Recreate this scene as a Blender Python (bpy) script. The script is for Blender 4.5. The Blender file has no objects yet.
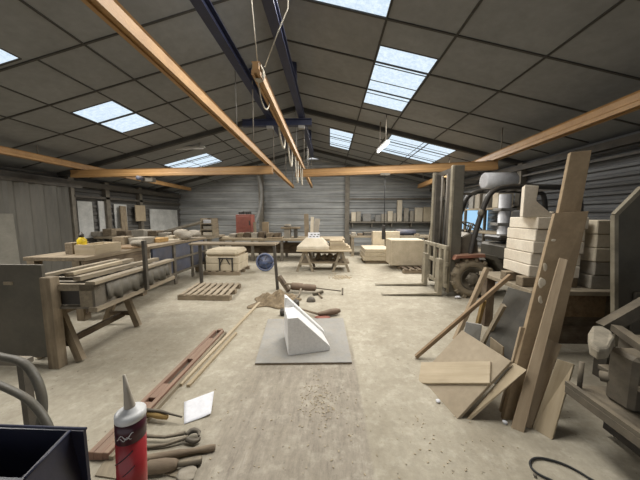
import bpy, bmesh, math, random
from mathutils import Vector as V, Matrix
random.seed(7)
SC = bpy.context.scene
COL = SC.collection
PI = math.pi
# ------------------------------------------------------------------ camera
FPX, CH = 250.0, 1.4
PITCH, YAW = math.atan(24/FPX), math.atan(10/FPX)
cd = bpy.data.cameras.new('camera'); cam = bpy.data.objects.new('camera', cd); COL.objects.link(cam)
cd.sensor_width = 36; cd.lens = 36*FPX/640; cd.clip_start = .02
cam.location = (0, 0, CH); cam.rotation_euler = (PI/2-PITCH, 0, YAW)
SC.camera = cam
def ray(u, v):
    x, y, z = (u-320)/FPX, 1.0, -(v-240)/FPX
    c, s = math.cos(PITCH), math.sin(PITCH); y, z = y*c+z*s, -y*s+z*c
    c, s = math.cos(YAW), math.sin(YAW); x, y = x*c-y*s, x*s+y*c
    return V((x, y, z))
O = V((0, 0, CH))
def P(u, v, d): r = ray(u, v); return O+r*(d/r.y)            # point of the place seen at (u,v), d metres down the hall
def F(u, v, z=0.0): r = ray(u, v); return O+r*((z-CH)/r.z)   # the same on a level surface
def ONP(u, v, p, n): r = ray(u, v); return O+r*((p-O).dot(n)/r.dot(n))
# ------------------------------------------------------------------ materials
def new_mat(name):
    m = bpy.data.materials.new(name); m.use_nodes = True
    nt = m.node_tree; return m, nt, nt.nodes, nt.links, nt.nodes['Principled BSDF']
def coords(nd, lk, scale):
    a = nd.new('ShaderNodeAttribute'); a.attribute_name = 'gc'
    mp = nd.new('ShaderNodeMapping'); mp.inputs['Scale'].default_value = scale
    lk.new(a.outputs['Vector'], mp.inputs['Vector']); return mp.outputs['Vector']
def noise(nd, lk, vec, scale, detail=4, rough=.6):
    n = nd.new('ShaderNodeTexNoise'); n.inputs['Scale'].default_value = scale
    n.inputs['Detail'].default_value = detail; n.inputs['Roughness'].default_value = rough
    lk.new(vec, n.inputs['Vector']); return n.outputs['Fac']
def ramp(nd, lk, fac, stops):
    r = nd.new('ShaderNodeValToRGB'); e = r.color_ramp.elements
    while len(e) < len(stops): e.new(.5)
    for x, (p, c) in zip(e, stops):
        x.position = p; x.color = (*c, 1) if len(c) == 3 else c
    lk.new(fac, r.inputs['Fac']); return r.outputs['Color']
def mixc(nd, lk, fac, a, b, mode='MIX'):
    m = nd.new('ShaderNodeMix'); m.data_type = 'RGBA'; m.blend_type = mode
    if isinstance(fac, float): m.inputs[0].default_value = fac
    else: lk.new(fac, m.inputs[0])
    for i, x in ((6, a), (7, b)):
        if isinstance(x, tuple): m.inputs[i].default_value = (*x, 1)
        else: lk.new(x, m.inputs[i])
    return m.outputs[2]
def bump(nd, lk, b, h, strength, dist=.01):
    n = nd.new('ShaderNodeBump'); n.inputs['Strength'].default_value = strength; n.inputs['Distance'].default_value = dist
    lk.new(h, n.inputs['Height']); lk.new(n.outputs['Normal'], b.inputs['Normal'])
DUST = (.42, .34, .23)
def mat(name, c, c2=None, scale=6, stretch=(1, 1, 1), rough=.75, dust=.0, metal=0.0, bmp=.25, dustc=DUST):
    m, nt, nd, lk, b = new_mat(name)
    c2 = c2 or tuple(x*.7 for x in c)
    vec = coords(nd, lk, stretch)
    n = noise(nd, lk, vec, scale)
    col = ramp(nd, lk, n, [(.34, c2), (.66, c)])
    n2 = noise(nd, lk, vec, scale*9, 3)
    col = mixc(nd, lk, .18, col, ramp(nd, lk, n2, [(.3, (.25, .25, .25)), (.7, (1, 1, 1))]), 'MULTIPLY')
    if dust > 0:                                   # dust settled on faces that look up
        g = nd.new('ShaderNodeNewGeometry'); s = nd.new('ShaderNodeSeparateXYZ'); lk.new(g.outputs['Normal'], s.inputs[0])
        r = nd.new('ShaderNodeMapRange'); r.inputs[1].default_value = -.3; r.inputs[2].default_value = .9
        r.inputs[3].default_value = dust*.25; r.inputs[4].default_value = min(1, dust*1.15)
        lk.new(s.outputs['Z'], r.inputs[0])
        mu = nd.new('ShaderNodeMath'); mu.operation = 'MULTIPLY'; lk.new(r.outputs[0], mu.inputs[0])
        r2 = nd.new('ShaderNodeMapRange'); r2.inputs[1].default_value = .3; r2.inputs[2].default_value = .62; r2.inputs[3].default_value = .45
        lk.new(noise(nd, lk, vec, scale*1.7), r2.inputs[0]); lk.new(r2.outputs[0], mu.inputs[1])
        col = mixc(nd, lk, mu.outputs[0], col, dustc)
    lk.new(col, b.inputs['Base Color'])
    b.inputs['Roughness'].default_value = rough; b.inputs['Metallic'].default_value = metal
    if bmp: bump(nd, lk, b, n2, bmp, .004)
    return m
def wood(name, c, c2, dust=.0, scale=3.0):          # gc.x runs along the grain
    m, nt, nd, lk, b = new_mat(name)
    vec = coords(nd, lk, (.6, 9, 9))
    n = noise(nd, lk, vec, scale, 5, .65)
    col = ramp(nd, lk, n, [(.3, c2), (.5, tuple((a+d)/2 for a, d in zip(c, c2))), (.7, c)])
    v2 = coords(nd, lk, (1, 1.6, 1.6)); n3 = noise(nd, lk, v2, 2.3, 4)
    col = mixc(nd, lk, .35, col, ramp(nd, lk, n3, [(.35, (.45, .42, .38)), (.65, (1, 1, 1))]), 'MULTIPLY')
    if dust:
        f = nd.new('ShaderNodeMapRange'); f.inputs[1].default_value = .4; f.inputs[2].default_value = .7; f.inputs[4].default_value = dust
        lk.new(noise(nd, lk, v2, 5, 5), f.inputs[0]); col = mixc(nd, lk, f.outputs[0], col, DUST)
    lk.new(col, b.inputs['Base Color']); b.inputs['Roughness'].default_value = .85
    bump(nd, lk, b, n, .3, .003)
    return m
def emit(name, c, s, c2=None, scale=20):
    m, nt, nd, lk, b = new_mat(name)
    b.inputs['Base Color'].default_value = (.05, .05, .05, 1)
    if c2:
        n = noise(nd, lk, coords(nd, lk, (1, 1, 1)), scale, 5, .8)
        lk.new(ramp(nd, lk, n, [(.4, c2), (.62, c)]), b.inputs['Emission Color'])
    else: b.inputs['Emission Color'].default_value = (*c, 1)
    b.inputs['Emission Strength'].default_value = s
    return m
M = dict(
 pine=wood('pine', (.50, .41, .28), (.35, .275, .17), .25), oldwood=wood('old_wood', (.29, .23, .155), (.15, .115, .075), .35),
 brownwood=wood('brown_wood', (.30, .20, .11), (.16, .10, .05), .25), greywood=wood('grey_wood', (.33, .28, .20), (.19, .155, .11), .4),
 ply=wood('plywood', (.40, .325, .225), (.31, .25, .165), .5), palewood=wood('pale_wood', (.54, .45, .32), (.43, .35, .23), .3),
 darkwood=wood('dark_wood', (.14, .10, .065), (.07, .05, .032), .3), chipboard=wood('chipboard', (.37, .28, .175), (.27, .20, .12), .35, 8),
 orangewood=wood('orange_wood', (.58, .36, .13), (.42, .24, .08), .15),
 stone=mat('pale_stone', (.66, .59, .47), (.56, .49, .37), 5, dust=.2, rough=.9),
 white_stone=mat('white_stone', (.76, .69, .57), (.68, .60, .48), 5, rough=.9),
 grey_stone=mat('grey_stone', (.36, .33, .28), (.26, .24, .20), 6, dust=.3, rough=.9),
 cream=mat('cream_stone', (.58, .50, .365), (.47, .40, .285), 4, dust=.15, rough=.9),
 plaster=mat('white_plaster', (.86, .85, .83), (.80, .79, .77), 5, rough=.85, bmp=.1),
 slate=mat('slate', (.075, .072, .06), (.04, .04, .036), 4, dust=.12, rough=.7),
 steel=mat('dusty_steel', (.16, .15, .13), (.08, .075, .065), 7, dust=.45, rough=.6, metal=.3),
 darksteel=mat('dark_steel', (.055, .053, .05), (.03, .03, .03), 7, dust=.3, rough=.55, metal=.2),
 panel=mat('grey_panel', (.098, .092, .075), (.07, .066, .054), 3, dust=.2, rough=.6),
 black=mat('black_plastic', (.02, .02, .022), (.012, .012, .014), 8, dust=.15, rough=.5),
 rubber=mat('tyre_rubber', (.26, .215, .15), (.13, .11, .08), 9, dust=.5, rough=.9),
 hose=mat('grey_hose', (.065, .068, .06), (.04, .042, .037), 8, dust=.2, rough=.55),
 navy=mat('navy_plastic', (.014, .019, .045), (.008, .011, .028), 5, dust=.06, rough=.42, bmp=.1),
 bluemetal=mat('blue_steel', (.014, .022, .062), (.009, .014, .042), 4, dust=.05, rough=.5),
 bluepanel=mat('blue_panel', (.06, .085, .15), (.03, .04, .075), 3, dust=.3, rough=.6),
 blue=mat('blue_paint', (.10, .16, .34), (.05, .085, .19), 5, dust=.35, rough=.5),
 red=mat('red_paint', (.33, .085, .06), (.24, .06, .045), 5, dust=.15, rough=.5),
 redrail=mat('faded_red_paint', (.24, .11, .075), (.17, .085, .06), 6, (.5, 3, 3), dust=.35, rough=.7),
 fender=mat('fender_red', (.30, .09, .055), (.2, .06, .04), 5, dust=.4, rough=.5),
 orange=mat('orange_rail', (.38, .22, .085), (.29, .16, .06), 2, (.5, 3, 3), rough=.55, bmp=.1),
 mast=mat('mast_steel', (.36, .325, .245), (.20, .18, .135), 6, dust=.3, rough=.6, metal=.2),
 yellow=mat('yellow_plastic', (.75, .55, .02), (.7, .5, .02), 4, rough=.4),
 board=mat('grey_board', (.30, .31, .31), (.25, .255, .25), 4, dust=.3, rough=.75),
 paper=mat('white_paper', (.80, .80, .82), (.74, .74, .77), 3, rough=.9, bmp=0),
 white=mat('white_plastic', (.75, .75, .74), (.7, .7, .69), 5, rough=.4, bmp=.05),
 wrap=mat('white_wrap', (.66, .66, .67), (.5, .5, .51), 6, rough=.5),
 nozzle=mat('beige_nozzle', (.50, .45, .37), (.42, .37, .30), 5, rough=.4, bmp=.05),
 label_red=mat('label_red', (.36, .03, .035), (.31, .025, .03), 5, rough=.3, bmp=.02),
 label_dark=mat('label_maroon', (.07, .015, .025), (.05, .012, .02), 5, rough=.3, bmp=.02),
 burlap=mat('burlap', (.24, .175, .10), (.10, .07, .04), 22, dust=.2, rough=1),
 rope=mat('pale_rope', (.50, .46, .38), (.40, .36, .28), 20, rough=.9),
 cable=mat('black_cable', (.025, .025, .025), (.015, .015, .015), 10, rough=.6),
 greycable=mat('grey_cable', (.23, .22, .20), (.16, .155, .14), 10, rough=.7),
 toolwood=wood('tool_handle', (.25, .19, .13), (.15, .11, .075), .4), tool=mat('tool_steel', (.10, .09, .075), (.055, .05, .042), 12, dust=.45, rough=.6, metal=.3),
 ochre=wood('ochre_handle', (.44, .29, .10), (.3, .19, .06), .2),
 leather=mat('brown_paint', (.15, .09, .06), (.10, .06, .04), 6, dust=.25),
 ceil=mat('ceiling_panel', (.225, .23, .228), (.188, .192, .19), 1.1, rough=.9, bmp=.05), seam=mat('seam_strip', (.05, .047, .04), (.035, .033, .028), 4, rough=.8),
 rib=mat('dark_sheeting', (.12, .115, .10), (.075, .072, .062), 1.2, (3, 1, .35), dust=.12, rough=.6),
 boarded=mat('dirty_glass', (.60, .60, .57), (.42, .42, .40), 2.5, rough=.8), patch=mat('faded_patch', (.22, .205, .17), (.17, .16, .13), 3), sheet=mat('dusty_sheet', (.40, .33, .235), (.32, .26, .18), 2.5, rough=.9), tanboard=mat('tan_board', (.34, .25, .15), (.25, .18, .105), 3, rough=.85), tanwood=wood('tan_wood', (.40, .31, .205), (.27, .20, .125), .2), shadedsteel=mat('shaded_saw_steel', (.085, .075, .058), (.045, .04, .032), 7, dust=.35, rough=.7), sawstone=mat('saw_stone', (.33, .29, .22), (.2, .175, .13), 12, rough=.95),  # the saw's steel has the shadow of its corner darkened into the colour
 greyboard=mat('grey_insulation', (.30, .29, .27), (.22, .21, .19), 3, rough=.9),
 sky1=emit('skylight_pane', (.80, .92, 1.0), .95, (.60, .74, .88), 16), lamp=emit('lamp_tube', (1, .98, .93), 6),
 lampoff=mat('lamp_housing', (.5, .5, .48), (.42, .42, .4), 4, rough=.5),
 bluewin=emit('blue_window', (.34, .60, .84), 1.0),
)
# walls with their own streaks
def wallmat(name, c, c2, c3, blot=.5):
    m, nt, nd, lk, b = new_mat(name)
    v1 = coords(nd, lk, (.16, .16, 3.6)); v2 = coords(nd, lk, (.8, .8, 1.2))
    col = ramp(nd, lk, noise(nd, lk, v1, 1.6, 5, .7), [(.3, c2), (.5, c), (.72, c3)])
    col = mixc(nd, lk, blot, col, ramp(nd, lk, noise(nd, lk, v2, 1.2, 5), [(.35, (.5, .5, .5)), (.65, (1, 1, 1))]), 'MULTIPLY')
    lk.new(col, b.inputs['Base Color']); b.inputs['Roughness'].default_value = .6; b.inputs['Metallic'].default_value = .15
    return m
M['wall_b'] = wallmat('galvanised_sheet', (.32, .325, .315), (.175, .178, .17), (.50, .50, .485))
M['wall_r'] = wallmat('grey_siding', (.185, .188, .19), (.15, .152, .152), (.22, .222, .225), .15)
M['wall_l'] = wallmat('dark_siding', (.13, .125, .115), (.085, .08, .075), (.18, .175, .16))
def floormat():
    m, nt, nd, lk, b = new_mat('dusty_concrete')
    v = coords(nd, lk, (1, 1, 1))
    n1 = noise(nd, lk, v, .55, 6, .6); n2 = noise(nd, lk, v, 2.4, 6, .7); n3 = noise(nd, lk, v, 22, 6, .75)
    col = ramp(nd, lk, n1, [(.30, (.355, .31, .23)), (.5, (.43, .385, .295)), (.7, (.51, .46, .36))])
    col = mixc(nd, lk, .42, col, ramp(nd, lk, n2, [(.33, (.50, .46, .40)), (.58, (1, 1, 1))]), 'MULTIPLY')
    # bare worn slab in front of the camera: streaked along the hall
    sp = nd.new('ShaderNodeSeparateXYZ'); lk.new(v, sp.inputs[0])
    def mr(sock, a, bb, c=0., d=1.):
        r = nd.new('ShaderNodeMapRange'); r.inputs[1].default_value = a; r.inputs[2].default_value = bb
        r.inputs[3].default_value = c; r.inputs[4].default_value = d; lk.new(sock, r.inputs[0]); return r.outputs[0]
    def mul(a, bb):
        k = nd.new('ShaderNodeMath'); k.operation = 'MULTIPLY'; lk.new(a, k.inputs[0]); lk.new(bb, k.inputs[1]); return k.outputs[0]
    mask = mul(mul(mr(sp.outputs['X'], .255, .235), mr(sp.outputs['X'], -1.0, -.55)), mr(sp.outputs['Y'], 3.0, 2.2))
    vs = coords(nd, lk, (5, 1.0, 1)); ns = noise(nd, lk, vs, 3.4, 9, .8)
    bare = ramp(nd, lk, ns, [(.32, (.19, .16, .125)), (.46, (.30, .26, .205)), (.58, (.36, .315, .25)), (.72, (.52, .47, .39))])
    col = mixc(nd, lk, mul(mask, mr(n2, .25, .55, .5, .95)), col, bare)
    # pale trodden dust
    nb = noise(nd, lk, v, 7, 5, .75)
    col = mixc(nd, lk, mul(mr(nb, .50, .72), mr(n1, .35, .6, .2, .6)), col, (.68, .63, .51))
    nsp = noise(nd, lk, v, 30, 2, .5)
    col = mixc(nd, lk, mr(nsp, .70, .74, 0., .7), col, (.17, .135, .09))
    col = mixc(nd, lk, .4, col, ramp(nd, lk, n3, [(.3, (.4, .4, .4)), (.7, (1, 1, 1))]), 'MULTIPLY')
    lk.new(col, b.inputs['Base Color']); b.inputs['Roughness'].default_value = .85
    bump(nd, lk, b, n2, .25, .02)
    return m
M['floor'] = floormat()
# ------------------------------------------------------------------ mesh builder
class MB:
    def __init__(s): s.v = []; s.g = []; s.f = []; s.sm = []
    def add(s, vs, fs, gc=None, smooth=False):
        k = len(s.v); s.v += [V(p) for p in vs]; s.g += [V(p) for p in (gc or vs)]
        for f in fs: s.f.append([i+k for i in f]); s.sm.append(smooth)
        return s
    def box(s, c, d, R=None, ax=None):             # centre, full dims, rotation
        c = V(c); h = V(d)/2; vs = []; gc = []
        o = random.random()*9
        if ax is None: ax = max(range(3), key=lambda i: d[i])
        for x in (-1, 1):
            for y in (-1, 1):
                for z in (-1, 1):
                    p = V((x*h.x, y*h.y, z*h.z)); q = R @ p if R else p
                    vs.append(c+q); gc.append(V((p[ax]+o, p[(ax+1) % 3]+o, p[(ax+2) % 3])))
        return s.add(vs, [(0, 1, 3, 2), (4, 6, 7, 5), (0, 4, 5, 1), (2, 3, 7, 6), (0, 2, 6, 4), (1, 5, 7, 3)], gc)
    def lo(s, x0, x1, y0, y1, z0, z1): return s.box(((x0+x1)/2, (y0+y1)/2, (z0+z1)/2), (abs(x1-x0), abs(y1-y0), abs(z1-z0)))
    def bar(s, a, b, w, h, up=(0, 0, 1)):           # beam from a to b, w across, h along up
        a, b = V(a), V(b); t = (b-a); L = t.length; t.normalize(); up = V(up)
        if abs(t.dot(up)) > .98: up = V((0, 1, 0)) if abs(t.y) < .9 else V((1, 0, 0))
        x = t.cross(up).normalized(); z = x.cross(t)
        R = Matrix((t, x, z)).transposed()
        return s.box((a+b)/2, (L, w, h), R, 0)
    def quad(s, q, th, off=None):                   # board from corners bl, br, tr, tl; th thick away from the eye
        q = [V(p) for p in q]; n = (q[1]-q[0]).cross(q[3]-q[0]).normalized()
        if n.dot(O-q[0]) > 0: n = -n
        n = off or n*th
        L = (q[3]-q[0]).length; W = (q[1]-q[0]).length
        gl, gw = (0, 1) if L >= W else (1, 0)
        o = random.random()*9; base = [(0, 0), (0, W), (L, W), (L, 0)]
        gc = [V((c[gl]+o, c[gw]+o, z)) for z in (0, th) for c in base]
        fs = [(0, 1, 2, 3), (7, 6, 5, 4)]+[(i, i+4, (i+1) % 4+4, (i+1) % 4) for i in range(4)]
        s.add(q+[p+n for p in q], fs, gc); return s
    def prism(s, poly, d):                          # polygon (3D points) swept along d
        poly = [V(p) for p in poly]; d = V(d); n = len(poly)
        return s.add(poly+[p+d for p in poly], [tuple(range(n)), tuple(range(2*n-1, n-1, -1))]+[(i, i+n, (i+1) % n+n, (i+1) % n) for i in range(n)])
    def tube(s, pts, r, n=8, sub=0):
        pts = [V(p) for p in pts]
        for _ in range(sub):
            o = [pts[0]]
            for a, b in zip(pts, pts[1:]): o += [a*.75+b*.25, a*.25+b*.75]
            pts = o+[pts[-1]]
        rs = r if isinstance(r, (list, tuple)) else [r]*len(pts)
        if len(rs) != len(pts): rs = [rs[min(len(rs)-1, int(i*len(rs)/len(pts)))] for i in range(len(pts))]
        vs, gc = [], []; fs = []; x = None; L = 0
        for i, p in enumerate(pts):
            t = (pts[min(i+1, len(pts)-1)]-pts[max(i-1, 0)]).normalized()
            if x is None: x = t.orthogonal().normalized()
            x = (x-t*x.dot(t)).normalized(); y = t.cross(x)
            if i: L += (p-pts[i-1]).length
            for k in range(n):
                a = 2*PI*k/n; vs.append(p+(x*math.cos(a)+y*math.sin(a))*rs[i]); gc.append(V((L, math.cos(a)*rs[i], math.sin(a)*rs[i])))
        m = len(pts)
        for i in range(m-1):
            for k in range(n): fs.append((i*n+k, i*n+(k+1) % n, (i+1)*n+(k+1) % n, (i+1)*n+k))
        k0 = len(s.v); s.add(vs, fs, gc, True)
        s.f.append([k0+k for k in range(n-1, -1, -1)]); s.sm.append(False)
        s.f.append([k0+(m-1)*n+k for k in range(n)]); s.sm.append(False)
        return s
    def lathe(s, a, b, prof, n=20):                 # prof: (t along a-b in metres, radius)
        a, b = V(a), V(b); t = (b-a).normalized()
        x = t.orthogonal().normalized(); y = t.cross(x); vs, fs = [], []
        for (h, r) in prof:
            for k in range(n):
                c = 2*PI*k/n; vs.append(a+t*h+(x*math.cos(c)+y*math.sin(c))*max(r, 1e-4))
        m = len(prof)
        for i in range(m-1):
            for k in range(n): fs.append((i*n+k, i*n+(k+1) % n, (i+1)*n+(k+1) % n, (i+1)*n+k))
        fs.append(tuple(range(n-1, -1, -1))); fs.append(tuple((m-1)*n+k for k in range(n)))
        k0 = len(s.f); s.add(vs, fs, None, True)
        return s
    def rock(s, c, d, seed=0, amp=.15, sub=3, R=None, flat=True):
        bm = bmesh.new(); bmesh.ops.create_icosphere(bm, subdivisions=sub, radius=1)
        rnd = random.Random(seed); ks = [(V((rnd.uniform(-1, 1), rnd.uniform(-1, 1), rnd.uniform(-1, 1)))*3, rnd.uniform(0, 6)) for _ in range(6)]
        bm.verts.ensure_lookup_table(); vs = []
        for v in bm.verts:
            p = v.co.copy(); k = 1+amp*sum(math.sin(p.dot(a)+ph) for a, ph in ks)/2.2
            p = V((p.x*k*d[0]/2, p.y*k*d[1]/2, p.z*k*d[2]/2))
            if R: p = R @ p
            p = V(c)+p; vs.append(p)
        s.add(vs, [tuple(v.index for v in f.verts) for f in bm.faces], None, not flat); bm.free(); return s
    def build(s, name, m, parent=None, bev=0.0):
        root = parent; off = V((0, 0, 0))
        if parent is not None:
            while root.parent: root = root.parent
            off = root.location.copy()
        else:
            off = V((sum(p.x for p in s.v)/len(s.v), sum(p.y for p in s.v)/len(s.v), min(p.z for p in s.v)))
        me = bpy.data.meshes.new(name); me.from_pydata([p-off for p in s.v], [], s.f)
        for p, q in zip(me.polygons, s.sm): p.use_smooth = q
        at = me.attributes.new('gc', 'FLOAT_VECTOR', 'POINT')
        for i, g in enumerate(s.g): at.data[i].vector = g
        me.materials.append(M[m] if isinstance(m, str) else m)
        bm = bmesh.new(); bm.from_mesh(me); bmesh.ops.recalc_face_normals(bm, faces=bm.faces); bm.to_mesh(me); bm.free()
        o = bpy.data.objects.new(name, me); COL.objects.link(o)
        if parent is not None: o.parent = parent
        else: o.location = off
        if bev:
            b = o.modifiers.new('bevel', 'BEVEL'); b.width = bev; b.segments = 1; b.limit_method = 'ANGLE'
        return o
def tag(o, label, cat, group=None):
    o['label'] = label; o['category'] = cat
    if group: o['group'] = group
    return o
def thing(name, loc, label, cat, group=None):
    o = bpy.data.objects.new(name, None); COL.objects.link(o); o.location = V(loc); o.empty_display_size = .1
    return tag(o, label, cat, group)
def one(mb, name, m, label, cat, group=None, bev=0.0): return tag(mb.build(name, m, None, bev), label, cat, group)
def struct(mb, name, m, parent=None):
    o = mb.build(name, m, parent)
    if parent is None: o['kind'] = 'structure'
    return o
def copy_tree(o, parent=None):
    c = o.copy(); COL.objects.link(c)
    if parent: c.parent = parent
    for ch in list(o.children): copy_tree(ch, c)
    return c
def RZ(a): return Matrix.Rotation(a, 3, 'Z')
def pxb(mb, u0, u1, vt, d, depth, z0, vb=None):      # a box whose front stands d metres down the hall between two sight lines
    a, b = P(u0, vt, d), P(u1, vt, d)
    zb = z0 if vb is None else P(u0, vb, d).z
    return mb.lo(a.x, b.x, d, d+depth, zb, a.z)
# ------------------------------------------------------------------ the hall
XL, XR, YB, YN = -7.2, 4.7, 11.8, -4.0
RX, RZ0, RS = -.84, 4.10, .25
def roofz(x): return RZ0-RS*abs(x-RX)
fl = MB(); fl.add([(XL-.3, YN, 0), (XR+.3, YN, 0), (XR+.3, YB+.3, 0), (XL-.3, YB+.3, 0), (XL-.3, YN, -.1), (XR+.3, YN, -.1), (XR+.3, YB+.3, -.1), (XL-.3, YB+.3, -.1)],
       [(0, 1, 2, 3), (4, 7, 6, 5), (0, 4, 5, 1), (1, 5, 6, 2), (2, 6, 7, 3), (3, 7, 4, 0)])
struct(fl, 'floor', 'floor')
# skylights: (x0,x1,y0,y1) openings in the roof plane
SKY = [(.67, 1.47, 3.68, 5.42, 4, 1), (-.02, .68, 7.4, 9.2, 4, 1), (1.58, 3.25, 6.7, 8.4, 4, 2), (-.5, .66, 1.6, 3.22, 2, 1),
       (-4.5, -3.75, 4.35, 5.43, 2, 1), (-5.3, -3.85, 7.85, 9.05, 3, 2), (-5.2, -3.85, 2.0, 3.16, 2, 1)]
XS = sorted({XL-.2, RX, XR+.2}); YS = [YN, YB+.1]
def ceiling():
    xs = {XL-.2, RX, XR+.2}; ys = {YN, YB+.1}
    for s in SKY: xs |= {s[0], s[1]}; ys |= {s[2], s[3]}
    xs, ys = sorted(xs), sorted(ys); mb = MB()
    for i in range(len(xs)-1):
        for j in range(len(ys)-1):
            cx, cy = (xs[i]+xs[i+1])/2, (ys[j]+ys[j+1])/2
            if any(s[0] < cx < s[1] and s[2] < cy < s[3] for s in SKY): continue
            x0, x1, y0, y1 = xs[i], xs[i+1], ys[j], ys[j+1]; z0, z1 = roofz(x0), roofz(x1); t = .12
            q = [(x0, y0, z0), (x1, y0, z1), (x1, y1, z1), (x0, y1, z0)]
            mb.add(q+[(a, b, c+t) for a, b, c in q], [(0, 1, 2, 3), (7, 6, 5, 4), (0, 4, 5, 1), (1, 5, 6, 2), (2, 6, 7, 3), (3, 7, 4, 0)])
    return mb
struct(ceiling(), 'ceiling', 'ceil')
def roofbar(mb, x0, y0, x1, y1, w=.024, h=.016, dz=.006):
    return mb.bar((x0, y0, roofz(x0)-dz), (x1, y1, roofz(x1)-dz), w, h)
sm = MB()
for x in (-5.25, -3.08, .66, 1.48, 2.52): roofbar(sm, x, YN+.1, x, YB)
roofbar(sm, RX, YN+.1, RX, YB, .06)
for k in range(-8, 15):
    y = 3.22+k*.815
    if y > YB or y < YN: continue
    roofbar(sm, XL+.05, y, RX, y); roofbar(sm, RX, y, XR-.05, y)
for s in (-4.52, -3.72):
    roofbar(sm, s, 3.22, s, 6.48, .02)
struct(sm, 'trim_1', 'seam')
rb = MB()                                             # roof ribs, deeper than the seams
for y in (6.45, 10.2):
    roofbar(rb, XL+.05, y, RX, y, .09, .1, .05); roofbar(rb, RX, y, XR-.05, y, .09, .1, .05)
struct(rb, 'trim_2', 'seam')
for i, (x0, x1, y0, y1, ny, nx) in enumerate(SKY):
    zc = .006
    f = MB()   # glazing bars
    for k in range(ny+1):
        y = y0+(y1-y0)*k/ny; f.bar((x0, y, roofz(x0)+.003), (x1, y, roofz(x1)+.003), .012 if 0 < k < ny else .022, .012)
    for k in range(nx+1):
        x = x0+(x1-x0)*k/nx; f.bar((x, y0, roofz(x)+.003), (x, y1, roofz(x)+.003), .012 if 0 < k < nx else .022, .012)
    w = struct(f, f'window_{i+1}', 'seam')
    p = MB(); q = [(x0, y0, roofz(x0)+zc), (x1, y0, roofz(x1)+zc), (x1, y1, roofz(x1)+zc), (x0, y1, roofz(x0)+zc)]
    q = [V(a) for a in q]
    p.add(q+[a+V((0, 0, .02)) for a in q], [(0, 1, 2, 3), (7, 6, 5, 4), (0, 4, 5, 1), (1, 5, 6, 2), (2, 6, 7, 3), (3, 7, 4, 0)])
    off = w.location; o = p.build('pane', 'sky1', None); o.parent = w; o.location = o.location-off
# corrugated walls
def corr_wall(name, m, a, b, ztop, per, dep, inward, zig=True):
    a, b, nrm = V(a), V(b), V(inward); mb = MB(); pr = []
    z = 0.0
    top = max(ztop(a), ztop(b))
    while z < 4.4:
        pr += [(z, 0), (z+per*.42, 0), (z+per*.55, dep), (z+per*.87, dep)]; z += per
    N = 14 if name == 'wall_back' else 1
    pts = [a.lerp(b, i/N) for i in range(N+1)]
    for p, q in zip(pts, pts[1:]):
        tp, tq = ztop(p), ztop(q)
        for (z0, d0), (z1, d1) in zip(pr, pr[1:]):
            vs = []
            for (pt, tz) in ((p, tp), (q, tq)):
                for zz, dd in ((z0, d0), (z1, d1)):
                    w = pt+nrm*dd; w.z = min(zz, tz); vs.append(w)
            if all(abs(v.z-t) < 1e-5 for v, t in zip(vs, (tp, tp, tq, tq))): continue
            mb.add(vs, [(0, 1, 3, 2)])
    for p, q in zip(pts, pts[1:]):                     # back skin gives the wall its thickness
        vs = [p-nrm*.1, q-nrm*.1, q-nrm*.1+V((0, 0, ztop(q))), p-nrm*.1+V((0, 0, ztop(p)))]
        mb.add(vs, [(0, 1, 2, 3)])
    struct(mb, name, m)
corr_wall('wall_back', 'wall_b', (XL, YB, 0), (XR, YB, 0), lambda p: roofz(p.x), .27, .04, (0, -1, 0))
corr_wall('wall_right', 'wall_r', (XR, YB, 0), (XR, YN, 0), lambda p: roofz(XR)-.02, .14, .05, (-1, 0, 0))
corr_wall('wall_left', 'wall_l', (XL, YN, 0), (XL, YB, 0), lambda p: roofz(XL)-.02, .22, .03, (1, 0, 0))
tr = MB()
for u in (262, 347): x = P(u, 220, YB-.1).x; tr.lo(x-.1, x+.1, YB-.22, YB-.05, 0, roofz(x)-.05)
for y in (6.3, 9.2): tr.lo(XR-.18, XR-.04, y-.07, y+.07, 0, roofz(XR)-.06)
for y in (6.65, 7.75, 9.15): tr.lo(XL+.03, XL+.16, y-.07, y+.07, 0, roofz(XL)-.06)
struct(tr, 'trim_3', 'steel')
tr = MB(); z = P(350, 199, YB).z
for zz in (z, z-1.0): tr.lo(P(347, 0, YB).x, XR-.05, YB-.12, YB-.05, zz-.04, zz+.03)
struct(tr, 'trim_4', 'steel')
tr = MB(); tr.lo(XR-.16, XR-.05, 1, 11.6, 2.32, 2.36); tr.lo(XR-.22, XR-.1, 1, 11.6, 2.48, 2.6); tr.lo(XL+.05, XL+.2, 1, 11.6, 2.22, 2.38); tr.lo(XL+.05, XL+.16, 1, 11.6, 1.92, 1.99)
struct(tr, 'trim_5', 'darksteel')
# dirty windows in the left wall and the blue one behind the forklift
for i, (u0, u1, v0, v1) in enumerate([(76, 94, 201, 238), (97, 112, 201, 238), (113, 128, 204, 238), (149, 178, 209, 238)]):
    q = MB(); xw = XL+.05
    def XP(u, v): r = ray(u, v); return O+r*(xw/r.x)
    a, b = XP(u0, v0), XP(u1, v1)
    q.lo(xw, xw+.03, a.y, b.y, .75, a.z); w = struct(q, f'window_{8+i}', 'boarded')
q = MB()
def XPR(u, v, x): r = ray(u, v); return O+r*(x/r.x)
a, b = XPR(487, 207, XR-.1), XPR(462, 229, XR-.1)
q.lo(XR-.1, XR-.06, a.y, b.y, b.z, a.z); struct(q, 'window_12', 'bluewin')

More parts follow.
